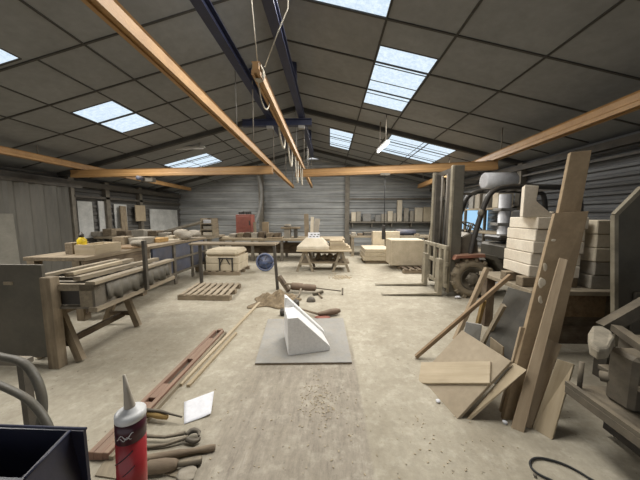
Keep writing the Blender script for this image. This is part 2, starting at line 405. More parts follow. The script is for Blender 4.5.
# ------------------------------------------------------------------ overhead rails
def rail(a, b, w, h, parent):                          # hollow slotted crane profile
    mb = MB(); a, b = V(a), V(b); t = (b-a).normalized(); x = t.cross(V((0, 0, 1))).normalized(); z = V((0, 0, 1))
    pr = [(-w/2, -h/2), (-w*.16, -h/2), (-w*.16, -h*.36), (w*.16, -h*.36), (w*.16, -h/2), (w/2, -h/2), (w/2, -h*.2), (w*.36, -h*.08), (w*.36, h*.4), (w*.5, h/2), (-w*.5, h/2), (-w*.36, h*.4), (-w*.36, -h*.08), (-w/2, -h*.2)]
    poly = [a+x*p+z*q for p, q in pr]; mb.prism(poly, b-a); return mb.build('profile', 'orange', parent)
def hangers(root, pts, ztopf):
    for p in pts:
        mb = MB(); mb.tube([(p[0], p[1], p[2]), (p[0], p[1], ztopf(p[0]))], .012, 6); mb.build('hanger', 'steel', root)
def rail_thing(a, b, w, h, label, hang, group=None):
    t = thing('crane_rail', ((a[0]+b[0])/2, (a[1]+b[1])/2, a[2]-h/2), label, 'crane rail', group)
    rail(a, b, w, h, t)
    if hang:
        pts = [(a[0]+(b[0]-a[0])*k, a[1]+(b[1]-a[1])*k, a[2]+(b[2]-a[2])*k+h/2) for k in hang]
        hangers(t, pts, roofz)
    return t
RZL = 2.58
rail_thing((-5.78, 1.0, RZL), (-6.2, 11.0, RZL), .12, .13, 'orange overhead runway rail hung along the left wall', (.1, .4, .7, .95))
rail_thing((-1.24, .3, RZL), (-1.5, 10.3, RZL), .085, .11, 'long orange overhead runway rail left of the roof ridge', (.42, .6, .8, .97))
rail_thing((-.60, 2.1, RZL), (-.74, 10.3, RZL), .07, .10, 'narrow orange overhead rail with a roped end and cable loops', (.55, .75, .97))
rail_thing((3.05, .8, RZL), (3.55, 10.3, RZL), .13, .15, 'orange overhead runway rail along the slatted right wall', (.15, .45, .7, .95))
def bridge(a, b, label):
    t = thing('crane_bridge', ((a[0]+b[0])/2, (a[1]+b[1])/2, a[2]-.09), label, 'crane bridge')
    rail(a, b, .12, .17, t)
    for k in (.03, .97):
        mb = MB(); p = V(a).lerp(V(b), k); mb.lo(p.x-.09, p.x+.09, p.y-.05, p.y+.05, p.z+.085, p.z+.1); mb.build('end_carriage', 'darksteel', t)
    return t
ZB = 2.415
bl = bridge((-6.25, 5.95, ZB), (-1.28, 5.62, ZB), 'left orange crane bridge spanning to the long runway rail')
br = bridge((-.82, 6.1, ZB), (3.36, 5.3, ZB), 'right orange crane bridge spanning towards the forklift')
# hoist trolley on the left bridge
p = P(150, 178, 5.9); t = thing('hoist_trolley', (p.x, 5.87, 2.2), 'small grey hoist trolley under the left crane bridge', 'hoist')
MB().lo(p.x-.16, p.x+.12, 5.8, 5.94, 2.2, 2.30).build('body', 'steel', t, .01)
MB().lathe((p.x-.1, 5.78, 2.27), (p.x-.1, 5.6, 2.27), [(0, .05), (.14, .05), (.16, .03)], 14).build('motor', 'bluepanel', t)
MB().lo(p.x-.08, p.x+.02, 5.84, 5.9, 2.30, 2.335).build('trolley_bracket', 'darksteel', t)
# blue beams
for x0, x1, y0, y1, lab in ((-1.38, -1.36, .5, 9.5, 'left dark blue steel beam under the roof ridge'), (-.64, -.66, .5, 9.5, 'right dark blue steel beam under the roof ridge')):
    z = 3.66; mb = MB(); a, b = V((x0, y0, z)), V((x1, y1, z))
    mb.bar(a+V((0, 0, .07)), b+V((0, 0, .07)), .12, .016); mb.bar(a-V((0, 0, .07)), b-V((0, 0, .07)), .12, .016); mb.bar(a, b, .012, .13)
    t = thing('roof_beam', (x0, 5, 3.58), lab, 'beam', 'dark blue roof beams'); mb.build('flanged_beam', 'bluemetal', t)
    for k in (1.0, 4.6, 8.0): MB().lo(x0-.05, x0+.05, k-.04, k+.04, z+.078, roofz(x0)+.02).build('hanger_plate', 'bluemetal', t)
t = thing('cross_beam', (-1, 5.85, 3.42), 'dark blue steel cross beam bolted under the ridge beams', 'beam')
a, b = V((-2.0, 5.85, 3.5)), V((-.42, 5.85, 3.5)); mb = MB()
mb.bar(a+V((0, 0, .065)), b+V((0, 0, .065)), .12, .016); mb.bar(a-V((0, 0, .065)), b-V((0, 0, .065)), .12, .016); mb.bar(a, b, .014, .12); mb.build('flanged_beam', 'bluemetal', t)
for x in (-1.37, -.65): MB().lo(x-.07, x+.07, 5.8, 5.9, 3.36, 3.43).build('clamp', 'greyboard', t)
# ropes and festoon cables at the narrow rail
e = V((-.60, 2.12, RZL))
one(MB().tube([V((-.63, 2.0, 3.55)), e+V((-.02, .03, .35)), e+V((0, .05, .06))], .005, 6), 'rope', 'rope', 'pale rope dropping straight to the end of the narrow rail', 'rope')
one(MB().tube([(-.33, 2.17, roofz(-.33)), P(288, 8, 2.15), P(278, 32, 2.14), e+V((.05, .08, .06))], .005, 6), 'rope', 'rope', 'pale rope slanting from the top skylight to the narrow rail', 'rope')
mb = MB(); pts = []
for k in range(40):
    a = k*.85; pts.append(e+V((.045*math.cos(a), .03+.0015*k, .0+.06*math.sin(a*1.0))))
mb.tube(pts, .007, 6); one(mb, 'rope_knot', 'rope', 'knotted pale rope wound round the near end of the narrow rail', 'rope')
one(MB().tube([P(258, 72, 2.2), P(260, 98, 2.25), P(266, 112, 2.45), P(270, 104, 2.6), P(269, 92, 2.7)], .006, 6, 2), 'rope', 'rope', 'slack rope loop hanging below the narrow rail', 'rope')
for i, (u, y) in enumerate([(279, 3.3), (284, 4.0), (288, 4.8), (291, 5.6)]):
    x = -.66; z = 2.53; d = (.22, .34, .52, .46)[i]
    pts = [(x, y, z), (x+.01, y+.05, z-d*.6), (x+.02, y+.2, z-d), (x+.01, y+.36, z-d*.6), (x, y+.42, z)]
    one(MB().tube(pts, .013, 6, 2), 'festoon_cable', 'rope', f"pale cable loop slung under the narrow rail, {['nearest','second nearest','third nearest','farthest'][i]} to the camera", 'cable', 'festoon cables')
for (u, v0, v1, y, lab) in [(237, 84, 132, 4.2, 'thin vertical wire above the long runway rail'), ]:
    one(MB().tube([(P(u, v1, y).x, y, roofz(P(u, v1, y).x)), P(u, v1, y)], .006, 5), 'wire', 'greycable', lab, 'wire')
for u, y, lab in ((296, 6.3, 'pale drop rod beside the right blue beam, nearer one'), (307, 8.0, 'pale drop rod beside the right blue beam, farther one')):
    a = P(u, 120, y); one(MB().tube([(a.x, y, roofz(a.x)), (a.x, y, P(u, 172, y).z)], .012, 6), 'drop_rod', 'greycable', lab, 'rod')
# pendant control
p = P(385, 172, 5.62); t = thing('pendant_control', (p.x, 5.62, 1.0), 'black pendant control hanging on a cable from the right bridge', 'crane control')
MB().tube([(p.x, 5.62, 2.3), (p.x+.01, 5.62, 1.2)], .008, 6).build('cable', 'cable', t)
MB().lo(p.x-.035, p.x+.035, 5.59, 5.65, .88, 1.2).build('handset', 'black', t, .008)
MB().lo(p.x-.1, p.x+.1, 5.58, 5.66, 2.28, 2.328).build('cable_trolley', 'steel', t)
# strip lamps
t = thing('strip_lamp', (1.16, 5.75, 2.84), 'lit fluorescent strip lamp beside the skylight over the forklift', 'lamp')
a, b = F(378, 152, 2.95), F(388, 143, 2.95)
MB().bar(a+V((0, 0, .045)), b+V((0, 0, .045)), .08, .04).build('housing', 'lampoff', t); MB().tube([a, b], .022, 8).build('tube', 'lamp', t)
hangers(t, [tuple(a.lerp(b, .2)+V((0, 0, .06))), tuple(a.lerp(b, .8)+V((0, 0, .06)))], roofz)
a, b = P(168, 148, 7.0), P(205, 147, 7.0)
t = thing('strip_lamp', (a.lerp(b, .5)), 'unlit strip lamp hanging over the left side of the hall', 'lamp')
MB().bar(a, b, .09, .05).build('housing', 'lampoff', t, .01); hangers(t, [tuple(a.lerp(b, k)) for k in (.15, .85)], roofz)
MB().tube([a.lerp(b, .05)-V((0, 0, .04)), a.lerp(b, .95)-V((0, 0, .04))], .015, 8).build('tube', 'white', t)

# ------------------------------------------------------------------ foreground: bench, bin, cartridge
t = thing('near_bench', (-.6, .3, 0), 'low bench at the bottom edge under the navy bin', 'bench')
MB().lo(-1.5, .3, -.1, .458, .75, .79).build('worktop', 'greywood', t, .004)
for x in (-1.4, .2):
    for y in (-.03, .42): MB().lo(x-.03, x+.03, y-.03, y+.03, 0, .75).build('leg', 'oldwood', t)
def bin_():
    t = thing('storage_bin', (-.62, .3, .79), 'navy blue open plastic bin at the bottom left corner', 'bin')
    zt = .955; w = .006
    a = P(87, 428, .46); x1 = a.x; zt = a.z; x0 = -.98; y0, y1 = .1, .458
    MB().lo(x0, x1-.05, y0+.1, y1, .790, .796).build('bottom', 'navy', t)
    MB().lo(x0, x1, y1-w, y1, .796, zt).build('wall', 'navy', t)
    tf = P(69, 430, .45); tn = F(25, 478, zt); bf = V((x1-.004, y1-w, .796)); tf = V((tf.x, y1-w, zt)); bn = V((tn.x+.035, tn.y, .796))
    MB().prism([bf, tf, tn, bn], (-w, 0, 0)).build('wall', 'navy', t)
    MB().lo(x0, x0+w, tn.y-w, y1-w, .796, zt).build('wall', 'navy', t); MB().prism([(x0+w, tn.y-w, .796), (tn.x+.03, tn.y-w, .796), (tn.x, tn.y-w, zt), (x0+w, tn.y-w, zt)], (0, w, 0)).build('wall', 'navy', t)
    MB().tube([(x0, y1, zt), (x1, y1, zt)], .003, 6).tube([tf, tn], .0022, 6).build('rim', 'bluemetal', t)
bin_()
def cartridge():
    d = .43; top = P(130.5, 410, d); tip = P(124, 375, d-.005); bot = P(132.5, 480, d)
    ax = (top-bot).normalized(); base = top-ax*((top.z-.7905)/ax.z)
    L = (top-base).length; r = .0245
    t = thing('sealant_cartridge', base, 'red and white sealant cartridge standing with its nozzle up', 'cartridge')
    MB().lathe(base, top, [(0, r), (L-.052, r)], 28).build('printed_sleeve', 'label_red', t)
    MB().lathe(base+ax*(L-.052), top, [(0, r+.0003), (.038, r+.0003)], 28).build('dark_band', 'label_dark', t)
    MB().lathe(base+ax*(L-.014), top, [(0, r-.0005), (.001, r+.0006), (.011, r+.0006), (.014, r-.004), (.016, .012), (.022, .0105)], 28).build('shoulder', 'white', t)
    tp = (tip-top); Ln = tp.length
    MB().lathe(top, tip, [(.004, .0095), (.012, .0088), (Ln*.5, .0058), (Ln, .0022)], 16).build('nozzle', 'nozzle', t)
    # scrawled white script and diagonal stripe on the sleeve
    x = ax.cross(V((0, 1, 0))).normalized(); fw = x.cross(ax).normalized()
    if fw.y > 0: fw = -fw
    if x.x < 0: x = -x
    def on(a, h): return base+ax*h+(x*math.sin(a)-V((0, 1, 0))*math.cos(a)+ax*0)*(r+.0006)
    s = MB(); h0 = L-.036
    s.tube([on(a, h0+.0045*math.sin(a*9+1)+.004*a) for a in [(-.25+.04*k) for k in range(28)]], .0008, 5)
    s.tube([on(a, h0-.004+.003*math.cos(a*14)+.004*a) for a in [(-.05+.04*k) for k in range(20)]], .0007, 5)
    s.build('script_lettering', 'white', t)
    s = MB(); s.tube([on(a, L-.082+.022*a) for a in [(-.7+.07*k) for k in range(22)]], .0012, 5); s.tube([on(a, L-.115+.02*a) for a in [(.1+.06*k) for k in range(14)]], .001, 5); s.build('stripe', 'label_dark', t)
cartridge()
# tools on the floor in front
def handle(mb, a, b, prof): return mb.lathe(a, b, prof, 14)
def fp(u, v, z=0): return F(u, v, z)
# pincers
t = thing('pincers', fp(175, 442), 'old steel pincers lying open-jawed, topmost of the front tools', 'pincers')
MB().tube([fp(144, 436, .03), fp(165, 437, .03), fp(185, 433, .03)], [.010, .009, .012], 8).build('arm', 'tool', t)
MB().tube([fp(140, 448, .012), fp(165, 445, .015), fp(188, 437, .03)], [.010, .009, .012], 8).build('arm', 'tool', t)
mb = MB(); c = fp(196, 435, .03); mb.tube([fp(186, 435, .03), fp(192, 430, .035), fp(199, 431, .03), fp(199, 436, .03)], [.014, .016, .012, .006], 8, 1); mb.tube([fp(187, 439, .025), fp(193, 442, .02), fp(199, 440, .02), fp(200, 437, .03)], [.014, .015, .011, .006], 8, 1); mb.build('jaw', 'darksteel', t)
one(MB().lathe(fp(140, 460, .022), fp(211, 448, .016), [(0, .014), (.02, .02), (.2, .02), (.28, .014), (.36, .019), (.40, .016)], 14), 'wooden_dowel', 'toolwood', 'long wooden tool handle lying between pincers and chisel', 'dowel')
t = thing('chisel', fp(170, 465), 'fat wooden handled chisel lying lowest of the front tools', 'chisel')
a, b = fp(144, 468, .03), fp(178, 464, .03); MB().lathe(a, b, [(0, .022), (.02, .032), (.10, .034), ((b-a).length-.02, .027), ((b-a).length, .018)], 16).build('handle', 'toolwood', t)
a2 = fp(202, 460, .02); MB().lathe(b, a2, [(-.01, .014), (.05, .017), ((a2-b).length-.01, .02), ((a2-b).length, .016)], 12).build('ferrule', 'tool', t)
t = thing('trowel', fp(162, 412), 'pointing trowel with an ochre handle lying against the red rail', 'trowel')
MB().lathe(fp(140, 411, .05), fp(178, 420, .035), [(0, .012), (.03, .019), (.15, .021), (.22, .014)], 12).build('handle', 'ochre', t)
MB().tube([fp(139, 409, .075), fp(160, 411, .07), fp(182, 417, .05)], [.011, .009, .005], 8).build('tang', 'darksteel', t)
one(MB().quad([fp(95, 475, .008), fp(128, 480, .008), fp(140, 440, .008), fp(118, 437, .008)], .012).quad([fp(128, 452, .008), fp(150, 470, .008), fp(188, 480, .008), fp(180, 470, .008)], .008), 'trowel_board', 'greywood', 'dusty grey board scraps under the front tools', 'board')
one(MB().rock(fp(184, 474, .012), (.12, .06, .024), 3, .3), 'mortar_scrap', 'grey_stone', 'crumbled grey mortar scrap right of the chisel', 'mortar scrap')
# paper
q = [fp(184, 424, .004), fp(211, 415, .004), fp(214, 391, .004), fp(184, 402, .004)]
mb = MB(); N = 8
vs = []; 
for j in range(N+1):
    for i in range(N+1):
        a, b = i/N, j/N
        p = (q[0]*(1-a)+q[1]*a)*(1-b)+(q[3]*(1-a)+q[2]*a)*b
        p.z = .004+.02*max(0, a-.7)*max(0, .5-b)*4+.006*math.sin(a*3)*a*(1-b); vs.append(p)
fs = [(j*(N+1)+i, j*(N+1)+i+1, (j+1)*(N+1)+i+1, (j+1)*(N+1)+i) for j in range(N) for i in range(N)]
mb.add(vs, fs, None, True)
o = mb.build('paper_sheet', 'paper'); tag(o, 'white sheet of paper with a curled corner on the floor', 'paper')
o.modifiers.new('solid', 'SOLIDIFY').thickness = .0008
# red slotted rail
a, b = fp(98, 455, .035), fp(219, 331, .035)
def slotted():
    t = thing('slotted_rail', fp(160, 390), 'long faded red slotted steel rail lying on the floor', 'rail')
    A, B = V((a.x, a.y, 0)), V((b.x, b.y, 0)); d = (B-A).normalized(); x = V((d.y, -d.x, 0)); L = (B-A).length; w = .062; h = .03
    slots = [(.40, .44), (.60, .95), (1.36, 1.6)]
    def seg(s0, s1, x0, x1, z0, z1, mb):
        p = lambda s, xx, z: A+d*s+x*xx+V((0, 0, z))
        return mb.box(A+d*(s0+s1)/2+x*(x0+x1)/2+V((0, 0, (z0+z1)/2)), (s1-s0, x1-x0, z1-z0), Matrix((d, x, V((0, 0, 1)))).transposed(), 0)
    mb = MB(); cur = 0
    seg(0, L, -w, -w*.45, 0, .05, mb); seg(0, L, w*.45, w, 0, .05, mb)
    for s0, s1 in slots: seg(cur, s0, -w*.45, w*.45, 0, .048, mb); cur = s1
    seg(cur, L, -w*.45, w*.45, 0, .048, mb)
    mb.build('profile', 'redrail', t, .003)
    for s0, s1 in slots:
        mb = MB(); seg(s0, s1, -w*.45, w*.45, .002, .012, mb); mb.build('slot_floor', 'darksteel', t)
    mb = MB(); seg(0, L, w, w+.028, 0, .03, mb); mb.build('side_flange', 'greywood', t)
slotted()
one(MB().bar(fp(180, 385, .013), fp(263, 299, .013), .035, .026), 'batten', 'palewood', 'long pale batten right of the red rail reaching the sack', 'batten', bev=.002)
one(MB().bar(fp(188, 386, .012), fp(236, 333, .012), .03, .024), 'batten', 'pine', 'shorter batten lying right of the long pale batten', 'batten', bev=.002)

# hoses at the left edge
one(MB().tube([P(-30, 348, 1.25), P(0, 357, 1.2), P(24, 361, 1.15), P(38, 380, 1.12), P(44, 405, 1.1), P(39, 432, 1.08), P(26, 470, 1.05), fp(0, 478, .03)], .019, 12, 2), 'hose', 'hose', 'thick grey hose looping down at the left edge, upper one', 'hose')
one(MB().tube([P(-30, 372, 1.05), P(0, 385, 1.0), P(28, 398, .95), P(44, 416, .92), P(54, 440, .9), P(60, 480, .9), F(62, 520, .03)], .0145, 12, 2), 'hose', 'hose', 'grey hose bending down behind the bin, lower one', 'hose')
t = thing('tube_stand', fp(28, 440), 'dark steel stand under the hoses at the left edge', 'stand')
xx = P(28, 400, 1.3).x
MB().lo(xx-.018, xx+.018, 1.28, 1.32, 0, P(28, 364, 1.3).z).build('leg', 'darksteel', t); z = P(28, 364, 1.3).z
MB().lo(xx-.75, xx+.025, 1.28, 1.33, z, z+.03).build('rail', 'steel', t)
MB().lo(xx-.75, xx-.7, 1.28, 1.33, 0, z).build('leg', 'darksteel', t)

# ------------------------------------------------------------------ left benches
t = thing('panel_stand', (-2.9, 2.15, 0), 'dark grey sheet panel on timber posts beside the mould table', 'panel stand')
a, b = P(41, 265, 2.1), P(41, 357, 2.1)
MB().lo(-3.9, a.x, 2.1, 2.125, b.z, a.z).build('sheet_panel', 'panel', t)
c = P(51, 280, 2.08); MB().lo(a.x, c.x, 2.07, 2.15, 0, c.z+.02).build('post', 'oldwood', t, .004); MB().lo(-3.7, -3.62, 2.13, 2.2, 0, c.z).build('post', 'oldwood', t)
MB().lo(-3.9, a.x, 2.126, 2.17, .1, .15).build('rail', 'greywood', t)
# mould table on trestles
FZ, FT = .55, .80
nr, fr = F(96, 309, FZ), F(172, 277.5, FZ)
def mould():
    d = (fr-nr); d.z = 0; L = d.length; d.normalize(); x = V((-d.y, d.x, 0)); W = .78
    t = thing('mould_form', nr+x*W/2, 'long dusty steel mould form lying on timber trestles', 'mould')
    R = Matrix((d, x, V((0, 0, 1)))).transposed(); up = V((0, 0, 1))
    def bx(s0, s1, x0, x1, z0, z1, mb): return mb.box(nr+d*(s0+s1)/2+x*(x0+x1)/2+up*((z0+z1)/2-FZ), (s1-s0, x1-x0, z1-z0), R, 0)
    mb = bx(0, L, 0, .025, FZ+.02, FT-.02, MB()); mb.build('side_plate', 'steel', t)
    mb = bx(0, L, W-.025, W, FZ+.02, FT-.02, MB()); mb.build('side_plate', 'steel', t)
    mb = bx(0, L, .0, W, FZ, FZ+.02, MB()); mb.build('base_plate', 'steel', t)
    mb = MB(); bx(0, .05, .0, W-.03, FZ+.17, FT-.02, mb); bx(0, .05, .02, .14, FZ+.02, FT-.02, mb); bx(0, .05, W-.1, W-.03, FZ+.02, FT-.02, mb); mb.build('end_frame', 'greywood', t)
    mb = MB(); bx(.03, .05, .1, W-.1, FZ+.03, FZ+.17, mb); mb.build('dark_insert', 'black', t)
    for q_ in ((-.03, .06, FT-.02, FT+.01), (W-.06, W+.02, FT-.02, FT+.01), (-.03, .05, FZ-.02, FZ+.02)):
        mb = MB(); bx(-.02, L+.02, *q_, mb); mb.build('flange', 'greywood', t)
    for k in range(7): mb = MB(); bx(.1+k*L/7.2, .15+k*L/7.2, .03, W-.03, FT-.05, FT-.02, mb); mb.build('cross_bar', 'steel', t)
    q0 = nr+d*L*.52-x*.045
    mb = MB(); mb.lo(q0.x-.018, q0.x+.018, q0.y-.018, q0.y+.018, FZ-.0, 1.12); mb.build('upright', 'darksteel', t)
    # slack dark sheeting hung in folds along the side
    n = 40; vs = []
    for i in range(n+1):
        sx = .12+(L-.2)*i/n; dep = .012+.012*math.sin(i*1.3)+.008*math.sin(i*3.1)
        for zz, kk in ((.21, .3), (.12, 1.0), (.045+.02*math.sin(i*.7), 1.3)): vs.append(nr+d*sx-x*(dep*kk+.003)+up*zz)
    m_ = MB(); m_.add(vs, [(3*i+j, 3*i+3+j, 3*i+4+j, 3*i+1+j) for i in range(n) for j in range(2)], None, True); o_ = m_.build('side_sheeting', 'panel', t); o_.modifiers.new('solid', 'SOLIDIFY').thickness = .004
    # loose long timbers on top
    one(MB().bar(nr+d*.05+x*.2+up*(FT-FZ+.02), nr+d*(L*.95)+x*.16+up*(FT-FZ+.02), .07, .04), 'timber_length', 'greywood', 'grey timber length lying along the mould form, right one', 'timber')
    one(MB().bar(nr+d*.2+x*.42+up*(FT-FZ+.02), nr+d*(L*.9)+x*.47+up*(FT-FZ+.02), .09, .04), 'timber_length', 'greywood', 'grey timber length lying along the mould form, left one', 'timber')
    one(MB().bar(nr+d*.1+x*.3+up*(FT-FZ+.055), nr+d*(L*.6)+x*.32+up*(FT-FZ+.055), .05, .03), 'timber_length', 'palewood', 'thin pale timber resting across the mould form top', 'timber')
    tt = thing('trestle', V((nr.x, nr.y, 0))+x*.3+d*.4, 'long timber trestle standing under the steel mould form', 'trestle')
    xc = .47
    MB().bar(nr+x*xc+d*.02-up*.06, nr+x*xc+d*.98-up*.06, .09, .075).build('top_beam', 'oldwood', tt)
    for s0 in (.10, .86):
        for sg, sp_ in ((-1, .17), (1, .20)):
            MB().bar(nr+x*(xc+sg*.035)+d*s0-up*.07, V((nr.x, nr.y, .012))+x*(xc+sg*(sp_+.05))+d*(s0+.03*sg), .07, .045, d).build('leg', 'oldwood', tt)
        MB().bar(nr+x*(xc-.15)+d*s0-up*.38, nr+x*(xc+.15)+d*s0-up*.38, .025, .05).build('crosspiece', 'darkwood', tt)
    MB().bar(nr+x*xc+d*.10-up*.40, nr+x*xc+d*.88-up*.40, .04, .06).build('stretcher', 'darkwood', tt)
mould()
# long bench behind the moulds
BZ = .86
t = thing('long_bench', (-3.9, 4.2, 0), 'long dusty timber workbench behind the mould forms', 'workbench')
MB().lo(-4.05, -3.2, 3.1, 6.3, BZ-.05, BZ).build('worktop', 'oldwood', t, .004)
MB().lo(-3.25, -3.22, 3.1, 4.3, .1, BZ-.05).build('front_panel', 'darkwood', t)
for y in (3.15, 4.2, 6.1):
    for x in (-3.95, -3.33): MB().lo(x-.05, x+.05, y-.05, y+.05, 0, BZ-.05).build('leg', 'oldwood', t)
k = 0
for y0, y1 in ((4.35, 4.95), (5.0, 5.6), (5.65, 6.2)):
    MB().lo(-3.24, -3.2, y0, y1, .2, BZ-.06).build('blue_panel', 'bluepanel', t); MB().lo(-3.2, -3.17, y1-.04, y1+.03, .0, BZ-.06).build('panel_rib', 'steel', t)
MB().lo(-3.2, -3.16, 4.3, 6.2, .5, .54).build('ledge', 'steel', t); MB().lo(-3.2, -3.16, 4.3, 6.2, .2, .24).build('ledge', 'steel', t)
def on_bench(u0, u1, vt, d, dep, m, name, lab, cat, z=BZ, rz=0, grp=None, bev=.006):
    mb = MB(); a, b = P(u0, vt, d), P(u1, vt, d); c = V(((a.x+b.x)/2, d+dep/2, (z+a.z)/2)); mb.box(c, (b.x-a.x, dep, a.z-z), RZ(rz))
    return one(mb, name, m, lab, cat, grp, bev)
t = thing('wooden_box', (0, 0, 0), 'pale open wooden box on the long bench under the yellow bottle', 'box')
a, b = P(74, 245, 3.3), P(94, 245, 3.3); t.location = ((a.x+b.x)/2, 3.45, BZ); zt = a.z
MB().lo(a.x, b.x, 3.3, 3.325, BZ, zt).build('side', 'palewood', t); MB().lo(a.x, b.x, 3.72, 3.745, BZ, zt).build('side', 'palewood', t)
MB().lo(a.x, a.x+.025, 3.325, 3.72, BZ, zt).build('side', 'palewood', t); MB().lo(b.x-.025, b.x, 3.325, 3.72, BZ, zt).build('side', 'palewood', t)
MB().lo(a.x+.025, b.x-.025, 3.325, 3.72, zt-.05, zt-.03).build('fill', 'stone', t)
p = P(82, 243, 3.42); zb = zt-.03; t = thing('spray_bottle', (p.x, 3.42, zb), 'yellow bottle with a dark cap on the pale wooden box', 'bottle')
MB().lathe((p.x, 3.42, zb), (p.x, 3.42, 2), [(0, .045), (.01, .055), (.09, .055), (.125, .028), (.135, .022)], 16).build('body', 'yellow', t)
MB().lathe((p.x, 3.42, zb+.132), (p.x, 3.42, 2), [(0, .03), (.04, .03), (.044, .018), (.07, .014)], 12).build('cap', 'black', t)
on_bench(64, 72, 243, 3.35, .25, 'oldwood', 'timber_offcut', 'short brown timber offcut left of the pale wooden box', 'timber')
on_bench(107, 132, 247, 3.9, .35, 'brownwood', 'wooden_crate', 'low brown crate right of the pale wooden box', 'crate')
on_bench(111, 122, 237, 4.5, .3, 'oldwood', 'wooden_box', 'small brown box behind the low brown crate', 'box', rz=.2)
on_bench(128, 143, 238, 4.6, .35, 'grey_stone', 'stone_block', 'grey stone block beside the small brown box', 'stone block')
on_bench(146, 159, 238.5, 4.9, .3, 'orangewood', 'wooden_box', 'orange-brown wooden box at the middle of the long bench', 'box')
on_bench(163, 178, 240, 5.4, .3, 'cream', 'stone_block', 'cream stone block right of the orange-brown box', 'stone block', rz=.1)
on_bench(165, 173, 236, 5.75, .25, 'cream', 'stone_block', 'smaller cream stone block behind the cream block', 'stone block')
for i, (u, v, d, s, lab) in enumerate([(184, 236, 5.6, .3, 'rough grey stone lump on the far end of the long bench, left one'), (193, 239, 5.9, .26, 'rough grey stone lump on the far end of the long bench, right one'), (138, 240, 4.1, .2, 'small dark stone lump on the long bench edge')]):
    p = P(u, v, d); one(MB().rock((p.x, d, BZ+s*.40), (s*1.3, s, s*.7), i+4, .2), 'stone_lump', 'grey_stone', lab, 'stone lump')
# sheeting and clutter near the left wall
mb = MB(); a = -6.75; y0, y1, zt = 2.6, 6.3, 2.14; n = 26; pts = []
for i in range(n+1):
    y = y0+(y1-y0)*i/n; pts += [(a+(.03 if i % 2 else 0), y), (a+(.03 if i % 2 else 0), y+(y1-y0)/n*.6)]
k = len(pts); vs = [(x, y, 0.02) for x, y in pts]+[(x, y, zt) for x, y in pts]+[(x-.03, y, .02) for x, y in pts]+[(x-.03, y, zt) for x, y in pts]
fs = []
for i in range(k-1): fs += [(i, i+1, k+i+1, k+i), (2*k+i, 3*k+i, 3*k+i+1, 2*k+i+1), (k+i, k+i+1, 3*k+i+1, 3*k+i), (i, 2*k+i, 2*k+i+1, i+1)]
fs += [(0, k, 3*k, 2*k), (k-1, 3*k-1, 4*k-1, 2*k-1)]
mb.add(vs, fs)
t = thing('sliding_door', (a, 4.4, 0), 'tall dark ribbed sheet metal sliding door at the left wall', 'sliding door'); mb.build('ribbed_sheet', 'rib', t)
MB().lo(a-.02, a+.06, y0-.3, y1+.3, zt, zt+.08).build('track', 'darksteel', t); MB().lo(a-.03, a+.05, y1, y1+.07, .0, zt).build('stile', 'steel', t)
p = ray(0, 234); p = O+p*((a+.075)/p.x)
one(MB().bar((a+.1, p.y, .02), (a+.06, p.y, 1.45), .5, .025, (1, 0, 0)), 'pale_board', 'patch', 'pale board propped against the dark ribbed sliding door', 'board')
# hanging beige sheet and propped boards on the left wall
def wallq(u0, u1, v0, v1, xw):
    a = O+ray(u0, v0)*(xw/ray(u0, v0).x); b = O+ray(u1, v1)*(xw/ray(u1, v1).x); return a, b
a, b = wallq(133, 144, 205, 221, XL+.12); one(MB().lo(XL+.17, XL+.2, a.y, b.y, b.z, a.z), 'hanging_board', 'ply', 'beige board hanging on the left wall between the windows', 'board')
a, b = wallq(122, 129, 206, 240, XL+.25); one(MB().bar((XL+.3, a.y, 0), (XL+.18, a.y+.1, a.z), .25, .04, (1, 0, 0)), 'propped_board', 'oldwood', 'narrow board propped against the left wall windows', 'board')
# far left clutter bench
Z2 = .8; D2 = 7.0
t = thing('side_bench', (-5.3, 7.5, 0), 'dusty workbench along the far left wall under stone pieces', 'workbench')
MB().lo(-6.9, -3.42, 7.0, 8.0, Z2-.06, Z2).build('worktop', 'greywood', t)
for x in (-6.8, -5.2, -3.5):
    for y in (7.1, 7.9): MB().lo(x-.05, x+.05, y-.05, y+.05, 0, Z2-.06).build('leg', 'steel', t)
MB().lo(-6.8, -3.45, 7.55, 7.95, .25, .29).build('shelf', 'greywood', t)
its = [(88, 100, 232, 'grey_stone'), (102, 112, 229, 'oldwood'), (116, 127, 231, 'darkwood'), (131, 144, 230, 'grey_stone'), (147, 156, 231, 'darkwood'), (158, 168, 233, 'grey_stone'), (171, 182, 230, 'darkwood'), (186, 197, 231, 'grey_stone')]
nm = ['leftmost', 'second from the left', 'third from the left', 'fourth from the left', 'fourth from the right', 'third from the right', 'second from the right', 'rightmost']
for (u0, u1, vt, m), w in zip(its, nm):
    on_bench(u0, u1, vt, 7.15, .35, m, 'stone_block' if 'stone' in m else 'timber_block', f"{'grey stone' if 'stone' in m else 'dark timber'} piece on the far left bench, {w} of the row", 'stone block' if 'stone' in m else 'timber block', Z2, random.uniform(-.15, .15), 'pieces on the far left bench', .012)
a, b = P(164, 229, 7.6), P(200, 221, 7.6)
one(MB().bar((a.x, 7.75, P(164, 233, 7.6).z+.05), (b.x, 7.75, P(200, 222, 7.6).z), .35, .06), 'tilted_slab', 'grey_stone', 'long dark slab lying tilted over the far left pieces', 'slab')
z = Z2
